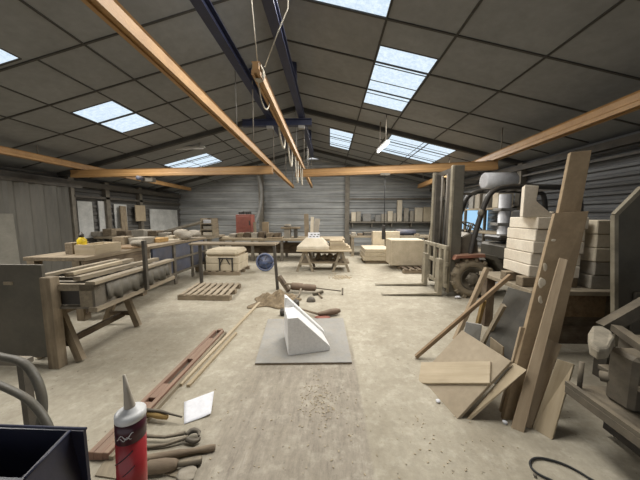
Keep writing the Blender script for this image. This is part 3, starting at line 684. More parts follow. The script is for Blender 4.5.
for i, w in enumerate(('bottom', 'middle', 'top')):
    a, b = P(200+i*.3, 230, 7.2), P(213-i*.3, 230, 7.2); h = (P(0, 218, 7.2).z-Z2)/3
    t = thing('open_crate', ((a.x+b.x)/2, 7.4, z), f'dusty open crate, {w} of the stack of three at the bench end', 'crate', 'stacked crates')
    MB().lo(a.x, b.x, 7.2, 7.6, z, z+.03).build('bottom', 'greywood', t); MB().lo(a.x, b.x, 7.57, 7.6, z+.03, z+h).build('back', 'darkwood', t)
    MB().lo(a.x, a.x+.03, 7.2, 7.57, z+.03, z+h).build('side', 'greywood', t); MB().lo(b.x-.03, b.x, 7.2, 7.57, z+.03, z+h).build('side', 'greywood', t)
    MB().lo(a.x+.06, b.x-.06, 7.26, 7.5, z+.03, z+h*.7).build('contents', ('stone', 'grey_stone', 'wrap')[i], t)
    z += h

# ------------------------------------------------------------------ centre floor
# slatted pallet
def pallet(nl, nr_, fr_, fl_, h, lab, n=8, ms='sheet'):
    nl, nr_, fr_, fl_ = [V((p.x, p.y, 0)) for p in (nl, nr_, fr_, fl_)]
    t = thing('pallet', (nl+nr_+fr_+fl_)/4, lab, 'pallet')
    up = V((0, 0, 1))
    for k in (.06, .5, .94):
        a, b = nl.lerp(fl_, k), nr_.lerp(fr_, k); MB().bar(a+up*h*.4, b+up*h*.4, .09, h*.8).build('bearer', 'oldwood', t)
    for k in range(n):
        f = (k+.5)/n; a, b = nl.lerp(nr_, f), fl_.lerp(fr_, f); MB().bar(a+up*(h*.9), b+up*(h*.9), (nr_-nl).length/n*.58, h*.2).build('slat', ms, t, .003)
    return t
pallet(F(178, 300), F(230, 301), F(241, 287.5), F(196, 287.5), .10, 'empty grey slatted pallet lying on the open floor')
# wrapped stone block on its pallet
a, b = P(205, 250, 5.75), P(238, 250, 5.75)
pallet(V((a.x-.08, 5.72, 0)), V((b.x+.03, 5.72, 0)), V((b.x+.03, 6.5, 0)), V((a.x-.08, 6.5, 0)), .1, 'low pallet under the strapped cream stone slabs', 5)
z = .1; hs = [.17, .17, .16]
for i, h in enumerate(hs):
    o = (0, .01, -.015)[i]; mb = MB(); mb.lo(a.x+o, b.x+o, 5.74, 6.45, z, z+h); one(mb, 'stone_slab', 'cream', f"thick cream stone slab, {('bottom','middle','top')[i]} of the strapped pile", 'stone slab', 'strapped cream slabs', .06 if i == 2 else .012); z += h+.002
w = b.x-a.x
t = thing('strap', (a.x+w*.6, 5.73, .1), 'dark lifting strap hung round the cream slab pile', 'strap')
for k in (.42, .8): MB().lo(a.x+w*k, a.x+w*k+.03, 5.722, 5.738, .11, .42).build('band', 'black', t)
MB().lo(a.x+w*.40, a.x+w*.86, 5.714, 5.722, .39, .42).build('band', 'black', t)
for k in (.5, .7): MB().box((a.x+w*k, 5.72, .33), (.025, .012, .16), Matrix.Rotation(.5 if k < .6 else -.5, 3, 'Y')).build('band', 'black', t)
# plank table with steel prop
t = thing('plank_table', (-1.9, 4.7, 0), 'long thin plank table on steel legs behind the pallet', 'table')
a, b = P(192, 246.5, 4.7), P(274, 244.5, 4.7); zt = .885
MB().lo(a.x, b.x+.05, 4.58, 4.95, zt-.035, zt).build('plank_top', 'oldwood', t, .004)
MB().bar((b.x+.02, 4.62, zt-.03), (b.x+.075, 4.62, 0), .05, .05).build('leg', 'darksteel', t)
MB().bar((a.x+.05, 4.9, zt-.03), (a.x+.05, 4.9, 0), .05, .05).build('leg', 'darksteel', t)
# blue wheel
c = P(265, 260, 6.2); r = .235
t = thing('blue_reel', (c.x, 6.2, 0), 'blue round reel standing on edge behind the plank table', 'reel')
cc = V((c.x, 6.2, r)); ring = MB(); pts = [cc+V((r*.9*math.cos(a*2*PI/24), 0, r*.9*math.sin(a*2*PI/24))) for a in range(25)]
ring.tube(pts, .025, 8); ring.build('rim', 'blue', t)
MB().lathe(cc+V((0, .05, 0)), cc-V((0, 1, 0)), [(0, r*.85), (.02, r*.85), (.03, r*.5), (.06, r*.3), (.09, r*.28), (.095, .01)], 24).build('disc', 'blue', t)
for k in range(5):
    a = k*2*PI/5; MB().bar(cc+V((.06*math.cos(a), -.03, .06*math.sin(a))), cc+V((r*.85*math.cos(a), -.01, r*.85*math.sin(a))), .02, .02).build('spoke', 'bluepanel', t)
# tool pile
def gnd(u, v, z=.0): return F(u, v, z)
mb = MB(); nx, ny = 24, 16; vs = []; rnd = random.Random(3)
c0 = F(277, 301)
for j in range(ny+1):
    for i in range(nx+1):
        x, y = i/nx*2-1, j/ny*2-1; rr = min(1, (x*x+y*y)**.5); h = .1*(1-rr*rr)*(1+.5*math.sin(x*9+y*4)+.4*math.sin(y*11-x*5))+.012
        vs.append((c0.x+x*.36*(1+.12*math.sin(y*6)), c0.y+y*.32*(1+.15*math.sin(x*5)), max(.008, h)))
k = len(vs); vs += [(x, y, .002) for x, y, z in vs]
idx = lambda i, j: j*(nx+1)+i
fs = []
for j in range(ny):
    for i in range(nx): fs += [(idx(i, j), idx(i+1, j), idx(i+1, j+1), idx(i, j+1)), (k+idx(i, j), k+idx(i, j+1), k+idx(i+1, j+1), k+idx(i+1, j))]
for i in range(nx): fs += [(idx(i, 0), k+idx(i, 0), k+idx(i+1, 0), idx(i+1, 0)), (idx(i, ny), idx(i+1, ny), k+idx(i+1, ny), k+idx(i, ny))]
for j in range(ny): fs += [(idx(0, j), idx(0, j+1), k+idx(0, j+1), k+idx(0, j)), (idx(nx, j), k+idx(nx, j), k+idx(nx, j+1), idx(nx, j+1))]
mb.add(vs, fs, None, True); one(mb, 'burlap_sack', 'burlap', 'crumpled brown burlap sack on the floor beside the tools', 'sack')
def fz(u, v, z): return F(u, v, z)
t = thing('power_breaker', F(303, 292), 'brown cylindrical power tool lying behind the sack', 'power tool')
a, b = fz(291, 286, .12), fz(316, 288, .10); L = (b-a).length
MB().lathe(a, b, [(0, .05), (.02, .07), (L*.45, .07), (L*.5, .055), (L*.6, .065), (L-.02, .06), (L, .04)], 16).build('barrel', 'leather', t)
MB().tube([fz(301, 289, .1), fz(299, 295, .05), fz(294, 301, .03)], .02, 8).build('handle', 'tool', t)
MB().tube([fz(316, 288, .10), fz(341, 291, .05)], .012, 8).build('bit', 'tool', t); MB().bar(fz(342.5, 288, .11), fz(342.5, 294.5, .01), .03, .03).build('chisel_tip', 'tool', t)
t = thing('brush', F(283, 289), 'dark broad brush standing tilted behind the sack', 'brush')
MB().bar(fz(279, 276.5, .28), fz(289, 291, .05), .07, .09).build('block', 'darkwood', t, .01); MB().bar(fz(285, 284, .18), fz(296, 284, .12), .03, .03).build('stub', 'oldwood', t)
t = thing('mallet', F(325, 312), 'brown mallet lying right of the white stone wedge', 'mallet')
a, b = fz(318, 314, .05), fz(340, 310.5, .06); L = (b-a).length
MB().lathe(a, b, [(0, .02), (.05, .03), (L*.55, .045), (L*.85, .042), (L, .025)], 16).build('head', 'leather', t); MB().tube([a, fz(301, 309, .04)], [.018, .014], 8).build('handle', 'toolwood', t)
one(MB().lathe(fz(311, 301, .0), fz(311, 301, .2), [(0, .07), (.03, .075), (.06, .06), (.07, .03)], 16), 'round_weight', 'darksteel', 'small dark round weight on the floor behind the wedge', 'weight')
one(MB().rock(fz(323, 317, .015), (.22, .09, .03), 8, .1), 'red_scraper', 'red', 'flat dull red scraper lying under the mallet', 'scraper')
one(MB().bar(fz(314, 321, .01), fz(326, 323, .01), .025, .016), 'pencil_stick', 'ochre', 'short ochre stick on the floor behind the grey board', 'stick')
t = thing('small_hammer', F(320, 293), 'small steel hammer lying right of the power tool', 'hammer')
MB().bar(fz(313, 294, .03), fz(323, 291.5, .04), .05, .05).build('head', 'tool', t, .006); MB().tube([fz(318, 293, .03), fz(322, 298, .015)], .014, 8).build('handle', 'toolwood', t)
p = fz(296, 303, .05); one(MB().lathe(p+V((-.05, 0, 0)), p+V((.2, 0, 0)), [(0, .03), (.01, .05), (.09, .05), (.1, .03)], 14), 'rubber_knob', 'black', 'black rubber mallet head between sack and wedge', 'mallet head')
p = fz(283, 312, .05); one(MB().lathe(p+V((-.04, 0, 0)), p+V((.2, 0, 0)), [(0, .03), (.01, .05), (.07, .05), (.08, .03)], 14), 'rubber_knob', 'black', 'black round knob at the left of the wedge tip', 'mallet head')
# grey board and wedge
q = [F(255, 363, .022), F(352, 362, .022), F(343, 318, .022), F(268, 319, .022)]
t = thing('base_board', (-.25, 2.8, 0), 'grey sheet board lying on the floor under the white wedge', 'board')
MB().quad([p-V((0, 0, .006)) for p in q], .016, V((0, 0, -.016))).build('core', 'oldwood', t); MB().quad(q, .006, V((0, 0, -.006))).build('face_sheet', 'board', t)
def wedge():
    t = thing('stone_wedge', F(308, 353, .022), 'white plaster wedge model with a sloping fin on the grey board', 'plaster model')
    fl_, fr_ = F(288.5, 356, .0222), F(330, 350.5, .0222)
    e = (fr_-fl_).normalized(); nrm = V((-e.y, e.x, 0)); L = (fr_-fl_).length
    def face(u, v, k): pl = fl_+nrm*k; return ONP(u, v, pl, nrm)
    # front block: trapezoid face swept back
    A, B, C, D = fl_, fr_, face(298, 317.5, 0), face(287.5, 318.5, 0)
    B2 = fr_+V((0, 0, .05))
    MB().prism([A, B, B2, C, D], nrm*.30).build('front_block', 'plaster', t, .004)
    # fin behind: taller triangle
    k = .302; ap = face(285, 297.5, k); base_l = fl_+nrm*k; base_r = fr_+nrm*k; 
    MB().prism([base_l, base_r+e*.02, base_r+e*.02+V((0, 0, .06)), ap+e*.02, ap], nrm*.10).build('fin', 'plaster', t, .004)
wedge()

# ------------------------------------------------------------------ centre trestle table
TY, TZ = 6.1, .56
a, b = P(297, 250, TY), P(352, 250, TY)
t = thing('trestle_table', ((a.x+b.x)/2, TY+.4, 0), 'trestle table in the hall centre carrying stone and boards', 'table')
MB().lo(a.x-.02, b.x, TY, TY+.85, TZ-.04, TZ).build('table_top', 'palewood', t, .005)
for uc in (305, 341):
    for yy in (TY+.1, TY+.7):
        x = P(uc, 260, yy).x if yy < TY+.3 else P(uc, 260, TY+.1).x
        mb = MB(); mb.bar((x-.02, yy, TZ-.04), (x-.2, yy, 0), .06, .04, (0, 1, 0)); mb.build('leg', 'greywood', t); mb = MB(); mb.bar((x+.02, yy, TZ-.04), (x+.2, yy, 0), .06, .04, (0, 1, 0)); mb.build('leg', 'greywood', t)
        MB().lo(x-.14, x+.14, yy-.05, yy-.02, .18, .22).build('crosspiece', 'greywood', t)
MB().lo(a.x+.05, b.x-.05, TY+.15, TY+.7, .2, .24).build('under_shelf', 'oldwood', t)
for i, uc in enumerate((318, 324, 330, 336)):
    p = P(uc, 262, TY+.3); one(MB().rock((p.x, TY+.4, .33), (.15, .18, .17), i+30, .15), 'dark_offcut', 'darkwood', f"dark offcut under the central table, {('leftmost','second from the left','second from the right','rightmost')[i]} of four", 'offcut', 'offcuts under the central table')
# pyramid stone
x0, x1 = P(297, 250, TY+.1).x, P(329, 250, TY+.1).x; xa, xb = P(305, 238, TY+.2).x, P(322, 238, TY+.2).x; zt = P(305, 238.5, TY+.2).z
y0, y1 = TY+.05, TY+.75; vs = [(x0, y0, TZ), (x1, y0, TZ), (x1, y1, TZ), (x0, y1, TZ), (x0, y0, TZ+.08), (x1, y0, TZ+.08), (x1, y1, TZ+.08), (x0, y1, TZ+.08), (xa, y0+.2, zt), (xb, y0+.2, zt), (xb, y1-.2, zt), (xa, y1-.2, zt)]
mb = MB(); mb.add(vs, [(0, 1, 5, 4), (1, 2, 6, 5), (2, 3, 7, 6), (3, 0, 4, 7), (4, 5, 9, 8), (5, 6, 10, 9), (6, 7, 11, 10), (7, 4, 8, 11), (8, 9, 10, 11), (3, 2, 1, 0)])
one(mb, 'stone_plinth', 'stone', 'pale stone block with sloping sides on the central table', 'stone block', bev=.01)
t = thing('paper_pad', ((xa+xb)/2, TY+.4, zt), 'white pad with dark printed marks on the sloping stone', 'pad')
MB().box(((xa+xb)/2, TY+.36, zt+.065), (.30, .02, .16), Matrix.Rotation(-.35, 3, 'X')).build('pad', 'paper', t)
for i in range(3):
    for j in range(2): MB().box(((xa+xb)/2-.09+.09*i+.03*j, TY+.345-.01+j*.016, zt+.04+.05*j), (.05, .006, .02), Matrix.Rotation(-.35, 3, 'X')).build('mark', 'black', t)
z = TZ; ws = [(325, 351, .05), (326, 349, .045), (328, 346, .04), (327, 345, .045), (329, 343, .04)]
for i, (u0, u1, h) in enumerate(ws):
    xx0, xx1 = max(P(u0, 250, TY+.1).x, x1+.02), P(u1, 250, TY+.1).x
    one(MB().box(((xx0+xx1)/2, TY+.42, z+h/2), (xx1-xx0, .62-.03*i, h), RZ(.02*(i % 3-1))), 'board', ('palewood', 'pine', 'ply')[i % 3], f"cut board right of the sloping stone, {('bottom','second','middle','fourth','top')[i]} of its pile", 'board', 'boards on the central table', .003); z += h+.001
# upright stones behind
for i, (u0, u1, vt, m) in enumerate([(305, 309.5, 214, 'oldwood'), (309.8, 313, 217, 'stone'), (313.5, 319, 219, 'grey_stone')]):
    a, b = P(u0, vt, 7.9), P(u1, vt, 7.9); one(MB().bar((a.x+.05, 8.0, .75), (a.x+.02+.05*i, 8.1, a.z), b.x-a.x, .08, (0, 1, 0)), 'upright_slab', m, f"upright narrow {('brown','pale','grey')[i]} slab standing behind the sloping stone", 'slab', 'upright slabs')

# ------------------------------------------------------------------ back benches
Z3, Y3 = .70, 7.6
xa, xb = P(219, 240, Y3).x, P(345, 240, Y3).x
t = thing('back_bench', ((xa+xb)/2, 8.1, 0), 'long dusty bench across the back with small blocks and the red cabinet', 'workbench')
MB().lo(xa, xb, Y3, 8.6, Z3-.06, Z3).build('worktop', 'ply', t)
for k in range(5):
    x = xa+.1+(xb-xa-.2)*k/4
    for y in (Y3+.08, 8.5): MB().lo(x-.04, x+.04, y-.04, y+.04, 0, Z3-.06).build('leg', 'steel', t)
MB().lo(xa+.1, xb-.1, 8.3, 8.5, .15, .5).build('back_board', 'darkwood', t)
rw = [(222, 228, 236.5, 'cream'), (229, 235, 234, 'grey_stone'), (237, 243, 233, 'oldwood'), (244, 250, 232.5, 'darkwood'), (251, 257, 233, 'grey_stone'), (258, 264, 232, 'darkwood'), (266, 272, 233, 'oldwood'), (274, 280, 233, 'darkwood')]
for i, (u0, u1, vt, m) in enumerate(rw):
    on_bench(u0, u1, vt, 7.75, .3, m, 'small_block', f"small {dict(cream='cream stone', grey_stone='grey stone', oldwood='brown timber', darkwood='dark timber')[m]} block, {('leftmost','second from the left','third from the left','fourth from the left','fourth from the right','third from the right','second from the right','rightmost')[i]} of the row before the red cabinet", 'block', Z3, 0, 'blocks on the back bench', .01)
on_bench(221, 262, 238, 7.62, .1, 'palewood', 'pale_plank', 'pale plank lying along the front of the back bench', 'plank', Z3)
on_bench(267, 282, 237.5, 7.62, .1, 'chipboard', 'brown_plank', 'short brown plank at the front of the back bench', 'plank', Z3)
# red cabinet
a, b = P(235.5, 214.5, 8.15), P(251.5, 214.5, 8.15)
t = thing('red_cabinet', ((a.x+b.x)/2, 8.3, Z3), 'red metal cabinet with two black tops on the back bench', 'cabinet')
MB().lo(a.x, b.x, 8.15, 8.5, Z3, a.z).build('body', 'red', t, .015); MB().lo(a.x+.05, b.x-.05, 8.135, 8.15, Z3+.3, a.z-.06).build('door', 'red', t, .01)
for k in (.3, .72): x = a.x+(b.x-a.x)*k; MB().lo(x-.08, x+.07, 8.2, 8.4, a.z, a.z+.1).build('black_top', 'black', t, .01)
MB().lo(a.x+.45, a.x+.48, 8.11, 8.135, 1.1, 1.25).build('handle', 'black', t)
on_bench(262, 268, 222, 8.2, .1, 'chipboard', 'brown_sheet', 'upright brown panel right of the red cabinet', 'panel', Z3)
p = P(255, 222, 8.3); one(MB().bar((p.x+.08, 8.05, Z3), (p.x+.04, 8.1, p.z), .08, .05), 'lath', 'greywood', 'pale slat leaning beside the red cabinet', 'slat')
a = P(262, 172, 11.3); one(MB().tube([P(258, 176, 11.3), P(261.5, 187, 11.3), P(261.5, 203, 11.3), P(257, 220, 11.2), P(254.5, 224, 10.9), (P(254.5, 224, 10.9).x, 10.9, 0)], .07, 10, 2), 'extraction_pipe', 'greyboard', 'pale bent pipe running down the back wall column', 'pipe')
# lathe like machine
a = P(281, 232, 7.9); t = thing('bench_machine', (a.x, 8.0, Z3), 'dusty brown bench machine at the right of the back bench', 'machine')
xA, xB = P(281, 232, 7.9).x, P(300, 232, 7.9).x; zt = P(281, 227, 7.9).z
MB().lo(xA, xB, 7.85, 8.15, zt-.06, zt).build('table', 'oldwood', t, .01); MB().lo(xA+.1, xA+.3, 7.9, 8.1, Z3, zt-.06).build('column', 'grey_stone', t); MB().lo(xB-.2, xB-.1, 7.9, 8.1, Z3, zt-.06).build('column', 'darksteel', t)
MB().lathe((xA+.2, 8, zt), (xA+.2, 8, 3), [(0, .12), (.06, .12), (.09, .06)], 14).build('head', 'steel', t)
# right back bench, shelf
Z4, Y4 = .72, 8.6
xa, xb = P(351, 236, Y4).x, P(436, 236, Y4).x
t = thing('rear_bench', ((xa+xb)/2, 9, 0), 'low dusty bench below the wall shelf at the right back', 'workbench')
MB().lo(xa, xb, Y4, 9.4, Z4-.06, Z4).build('worktop', 'greywood', t)
for k in range(4):
    x = xa+.06+(xb-xa-.12)*k/3
    for y in (Y4+.06, 9.3): MB().lo(x-.05, x+.05, y-.05, y+.05, 0, Z4-.06).build('leg', 'greywood', t)
for i, (u0, u1, vt, m) in enumerate([(349.5, 356, 232.5, 'grey_stone'), (358, 363, 233.5, 'darkwood'), (364, 373, 232.5, 'darksteel'), (415, 420, 234, 'oldwood')]):
    on_bench(max(u0, 352), u1, vt, Y4+.1, .35, m, 'small_block', f"{('grey stone block','dark timber block','black metal box','brown timber block')[i]} on the rear bench below the shelf", 'block', Z4)
a, b = P(399, 233, Y4), P(418, 233, Y4); one(MB().lathe((a.x, Y4+.3, Z4+.11), (b.x, Y4+.3, Z4+.11), [(0, .11), (b.x-a.x, .11)], 16), 'dark_roll', 'bluepanel', 'dark blue roll lying on the rear bench behind the cream block', 'roll')
a = P(350, 222, 11.5); b = P(433, 222, 11.5)
t = thing('wall_shelf', ((a.x+b.x)/2, 11.55, a.z-.1), 'long shelf on the back wall holding a row of pale pieces', 'shelf')
zs = P(350, 221.5, 11.4).z
MB().lo(a.x, b.x, 11.35, 11.7, zs-.07, zs).build('shelf_board', 'steel', t)
for k in range(5): x = a.x+.1+(b.x-a.x-.2)*k/4; MB().lo(x-.02, x+.02, 11.4, 11.7, zs-.25, zs-.07).build('bracket', 'steel', t)
sh = [(351.5, 356, 212, 'stone'), (356.5, 361, 211.5, 'grey_stone'), (363, 371, 213.5, 'greyboard'), (375.5, 381, 215, 'greyboard'), (381.5, 387, 214, 'grey_stone'), (388, 393, 211, 'stone'), (393.5, 396.5, 213, 'grey_stone'), (397.8, 402.5, 200, 'stone'), (404.5, 409, 208, 'grey_stone'), (410.5, 414, 211, 'grey_stone'), (415.5, 423, 207.5, 'stone'), (424, 432, 207, 'cream')]
od = ['leftmost', 'second', 'third', 'fourth', 'fifth', 'sixth', 'seventh', 'eighth and tallest', 'ninth', 'tenth', 'eleventh', 'rightmost']
for i, (u0, u1, vt, m) in enumerate(sh):
    on_bench(u0, u1, vt, 11.42, .14, m, 'shelf_piece', f"{'pale stone' if m == 'stone' else 'cream' if m == 'cream' else 'grey'} slab standing on the back wall shelf, {od[i]} from the left" if i not in (0, 11) else f"{'pale stone' if m == 'stone' else 'cream'} slab standing on the back wall shelf, {od[i]} of the row", 'slab', zs, 0, 'pieces on the wall shelf', .015)
# stone slabs and big block
pallet(V((P(366, 262, 7.3).x, 7.35, 0)), V((P(391, 262, 7.3).x, 7.35, 0)), V((P(391, 262, 7.3).x, 8.2, 0)), V((P(366, 262, 7.3).x, 8.2, 0)), .09, 'dark low pallet under the flat cream slab pile', 5, 'darkwood')
z = .09; 
for i in range(3):
    a, b = P(363.5, 250, 7.3), P(392, 250, 7.3); h = .115; one(MB().lo(a.x+.02*i, b.x-.01*i, 7.3, 8.25, z, z+h), 'stone_slab', 'cream', f"wide flat cream slab left of the big block, {('bottom','middle','top')[i]} of three", 'stone slab', 'flat cream slabs', .012); z += h+.002
for (u0, u1, w) in ((373, 385, 'left'), (386, 400, 'right')):
    on_bench(u0, u1, 231.5, 8.30, .25, 'cream', 'stone_block', f'upright cream stone block behind the flat slabs, {w} one', 'stone block', 0.0)
a, b = P(391.5, 240, 6.5), P(425, 240, 6.5)
pallet(V((a.x+.2, 6.05, 0)), V((b.x+.15, 6.05, 0)), V((b.x+.15, 7.15, 0)), V((a.x+.2, 7.15, 0)), .11, 'dark pallet under the big cream block beside the forklift', 5, 'darkwood')
mb = MB(); mb.lo(a.x, b.x, 6.5, 7.12, .11, a.z); one(mb, 'stone_block', 'cream', 'big square cream stone block beside the forklift forks', 'stone block', bev=.015)
p = P(437, 220, 6.2); one(MB().bar((P(427, 250, 7.3).x, 7.35, 0.02), (P(437, 218, 7.3).x, 7.4, P(437, 218, 7.3).z), .16, .05), 'leaning_plank', 'greywood', 'grey plank leaning behind the forklift mast', 'plank')

# ------------------------------------------------------------------ forklift (faces left)
def forklift():
    t = thing('forklift', (2.9, 4.7, 0), 'dusty forklift with lowered forks and raised mast facing left', 'forklift')
    yn, yf = 4.32, 5.08; zt = 2.24; X = 2.03
    for y, nm in ((yn, 0), (yf, 1)):
        MB().lo(X, X+.04, y, y+.07, .08, zt).build('mast_lip', 'mast', t, .005); mb = MB(); mb.lo(X+.04, X+.20, y+.005 if not nm else y, y+.06 if not nm else y+.055, .08, zt); mb.build('mast_channel', 'panel', t, .005)
        mb = MB(); yy = y+.11 if not nm else y-.09; mb.lo(X+.02, X+.13, yy, yy+.08, .1, zt-.05); mb.build('inner_mast', 'darksteel', t)
        mb = MB(); mb.tube([(X+.16, yy+.03, .3), (X+.16, yy+.03, zt-.1)], .035, 10); mb.build('lift_cylinder', 'steel', t)
    for z in (zt-.08, zt-.55, .35): MB().lo(X+.09, X+.16, yn+.1, yf, z, z+.08).build('mast_crosshead', 'darksteel', t)
    for z in (1.75, 1.95, 2.1): MB().lo(X+.2, X+.42, yn+.02, yn+.08, z, z+.04).build('mast_bracket', 'darksteel', t)
    for k, y in ((0, yn+.28), (1, yf-.28)): MB().tube([(X+.05, y, .5), (X+.05, y, zt-.1)], .022, 6).build('lift_chain', 'darksteel', t)
    # carriage
    for z in (.18, .55, .83): MB().lo(X-.08, X-.03, yn-.08, yf+.18, z, z+.07).build('carriage_bar', 'mast', t, .006)
    for y in (yn-.07, yn+.12, yn+.35, yf-.12, yf+.08): MB().lo(X-.085, X-.04, y, y+.075, .2, .88).build('carriage_upright', 'mast', t)
    for y in (yn+.02, yf-.1):
        mb = MB(); mb.lo(X-.15, X-.085, y-.02, y+.13, .03, .66); mb.prism([(X-.085, y, .015), (X-.085, y, .06), (X-.95, y, .03), (X-1.1, y, .02), (X-1.1, y, .015)], (0, .11, 0)); mb.build('fork', 'mast', t)
    # wheels
    def wheel(cx, y0, r, w, rim):
        c = V((cx, y0, r)); mb = MB(); mb.lathe(c, c+V((0, 1, 0)), [(.05, r*.56), (.0, r*.62), (.012, r*.80), (.02, r*.88), (.05, r*.97), (w*.5, r), (w-.05, r*.97), (w-.02, r*.86), (w, r*.62)], 32)
        for k in range(26):
            a = k*2*PI/26; mb.box(c+V((math.cos(a)*r*.965, w*.5+(.05 if k % 2 else -.05), math.sin(a)*r*.965)), (.055, w*.55, .05), Matrix.Rotation(-a, 3, 'Y'))
        wt = mb.build('tyre', 'rubber', t)
        MB().lathe(c+V((0, -.004, 0)), c+V((0, 1, 0)), [(-.01, r*.22), (.0, r*.26), (.03, r*.30), (.04, r*.5), (.01, r*.57), (.03, r*.6)], 24).build('rim', rim, wt)
        mb = MB()
        for k in range(6): a = k*PI/3; mb.lathe(c+V((math.cos(a)*r*.33, -.012, math.sin(a)*r*.33)), c+V((math.cos(a)*r*.33, 1, math.sin(a)*r*.33)), [(0, .015), (.02, .015)], 6)
        mb.build('wheel_nut', 'steel', wt)
    r = .34; wheel(2.42, 4.24, r, .24, 'steel'); wheel(2.42, 5.0, r, .24, 'steel'); wheel(3.95, 4.32, .26, .18, 'steel'); wheel(3.95, 4.92, .26, .18, 'steel')
    # chassis, fender, cowl, counterweight
    MB().lo(2.2, 4.1, 4.5, 4.98, .22, .62).build('chassis', 'darksteel', t, .02)
    poly = [(2.08, .66), (2.12, .74), (2.58, .77), (2.60, .71), (2.15, .69)]; rear = [(2.60, .71), (2.58, .77), (2.78, .73), (2.96, .45), (2.89, .45), (2.74, .66)]
    for y in (4.22, 4.98): MB().prism([(x, y, z) for x, z in poly], (0, .28, 0)).build('fender', 'fender', t, .006); MB().prism([(x, y, z) for x, z in rear], (0, .28, 0)).build('rear_fender', 'panel', t, .006)
    MB().prism([(2.3, 4.4, .62), (2.25, 4.4, 1.02), (2.42, 4.4, 1.12), (2.55, 4.4, 1.0), (2.6, 4.4, .62)], (0, .68, 0)).build('front_cowl', 'steel', t, .02)
    MB().prism([(3.0, 4.38, .62), (3.0, 4.38, .9), (4.1, 4.38, .95), (4.35, 4.38, .85), (4.35, 4.38, .3), (4.1, 4.38, .25), (4.1, 4.38, .62)], (0, .72, 0)).build('counterweight', 'panel', t, .04)
    MB().lo(2.6, 3.0, 4.4, 5.08, .42, .47).build('floor_plate', 'darksteel', t)
    s = MB(); s.lo(2.98, 3.45, 4.5, 4.98, .95, 1.05); s.build('seat', 'black', t, .03); MB().box((3.5, 4.74, 1.26), (.1, .46, .5), Matrix.Rotation(.12, 3, 'Y')).build('seat_back', 'black', t, .03)
    c = V((2.62, 4.74, 1.22)); ax = V((.45, 0, .9)).normalized(); x = V((0, 1, 0)); y = ax.cross(x)
    MB().tube([c+(x*math.cos(a)+y*math.sin(a))*.17 for a in [k*2*PI/20 for k in range(21)]], .013, 8).build('steering_wheel', 'black', t); MB().tube([c, c-ax*.3], .025, 8).build('steering_column', 'darksteel', t)
    MB().bar(c+x*.16, c-x*.16, .02, .012).build('wheel_spoke', 'black', t)
    for k in range(3): MB().tube([(2.45, 4.5+k*.06, 1.08), (2.5, 4.48+k*.06, 1.28)], .01, 6).build('lever', 'steel', t)
    # overhead guard
    zr = 1.87
    for y, nm in ((4.36, 'n'), (5.04, 'f')):
        MB().tube([(2.42, y, .75), (2.46, y, 1.05), (2.62, y, 1.68), (2.72, y, 1.82), (2.92, y, 1.89), (3.3, y, zr+.02), (4.0, y, zr), (4.14, y, 1.79), (4.2, y, .95)], .042, 10, 2).build('guard_pillar', 'black', t)
    for k in range(6): xx = 2.95+k*.2; MB().lo(xx, xx+.05, 4.36, 5.04, zr-.01, zr+.02).build('guard_bar', 'darksteel', t)
    # lights
    c = V((2.58, 4.33, 1.45)); MB().lathe(c, c+V((-1, 0, 0)), [(0, .03), (.03, .06), (.06, .065), (.07, .06)], 14).build('work_light', 'steel', t)
forklift()
zr = 1.893; one(MB().lathe((2.85, 4.85, zr+.155), (3.4, 4.85, zr+.155), [(0, .11), (.01, .15), (.54, .15), (.55, .12)], 20), 'wrapped_roll', 'wrap', 'white wrapped roll lying on top of the forklift guard', 'roll')
# things behind the forklift along the right wall
t = thing('side_rack', (4.3, 7, 0), 'grey steel rack along the right wall behind the forklift', 'rack')
RY0, RY1, RX0, RX1 = 6.5, 8.1, 3.95, 4.5
RYF = 5.6
for x in (3.9, 4.45):
    for y in (5.5, 7.4): MB().lo(x-.03, x+.03, y-.03, y+.03, 0, 1.62).build('post', 'steel', t)
for z in (.5, 1.0, 1.6): MB().lo(3.87, 4.48, 5.47, 7.43, z-.04, z).build('shelf', 'greywood', t)
for i, (y, h, m) in enumerate([(7.15, .42, 'greyboard'), (6.85, .5, 'grey_stone'), (6.5, .36, 'greyboard'), (6.1, .46, 'stone')]):
    one(MB().lo(3.95, 4.3, y, y+.22, 1.6, 1.6+h), 'stone_slab', m, f"{'grey' if m != 'stone' else 'pale'} slab standing on top of the side rack, {('farthest','second farthest','third farthest','nearest')[i]}", 'slab', 'slabs on the side rack', .01)
for i, (y, h, m) in enumerate([(5.6, .3, 'wrap')]):
    one(MB().lo(3.95, 4.3, y, y+.32, 1.0, 1.0+h), 'rack_box', m, f"{('white wrapped','rough grey')[i]} box on the middle shelf of the side rack", 'box', None, .01)
a = P(507, 196, 4.1); b = P(507, 228, 4.1)
xq = P(507, 200, 5.3).x
t = thing('white_post', (xq, 5.35, 0), 'white pipe post standing behind the forklift seat', 'post')
MB().lathe((xq, 5.35, 0), (xq, 5.35, 3), [(0, .15), (.02, .15), (.03, .1), (P(0, 196, 5.35).z, .11)], 18).build('tube', 'wrap', t); MB().lo(xq-.2, xq+.16, 5.22, 5.48, 1.2, 1.26).build('collar', 'greyboard', t, .01); MB().lo(xq-.16, xq+.16, 5.22, 5.48, 1.5, 1.56).build('collar', 'greyboard', t, .01)

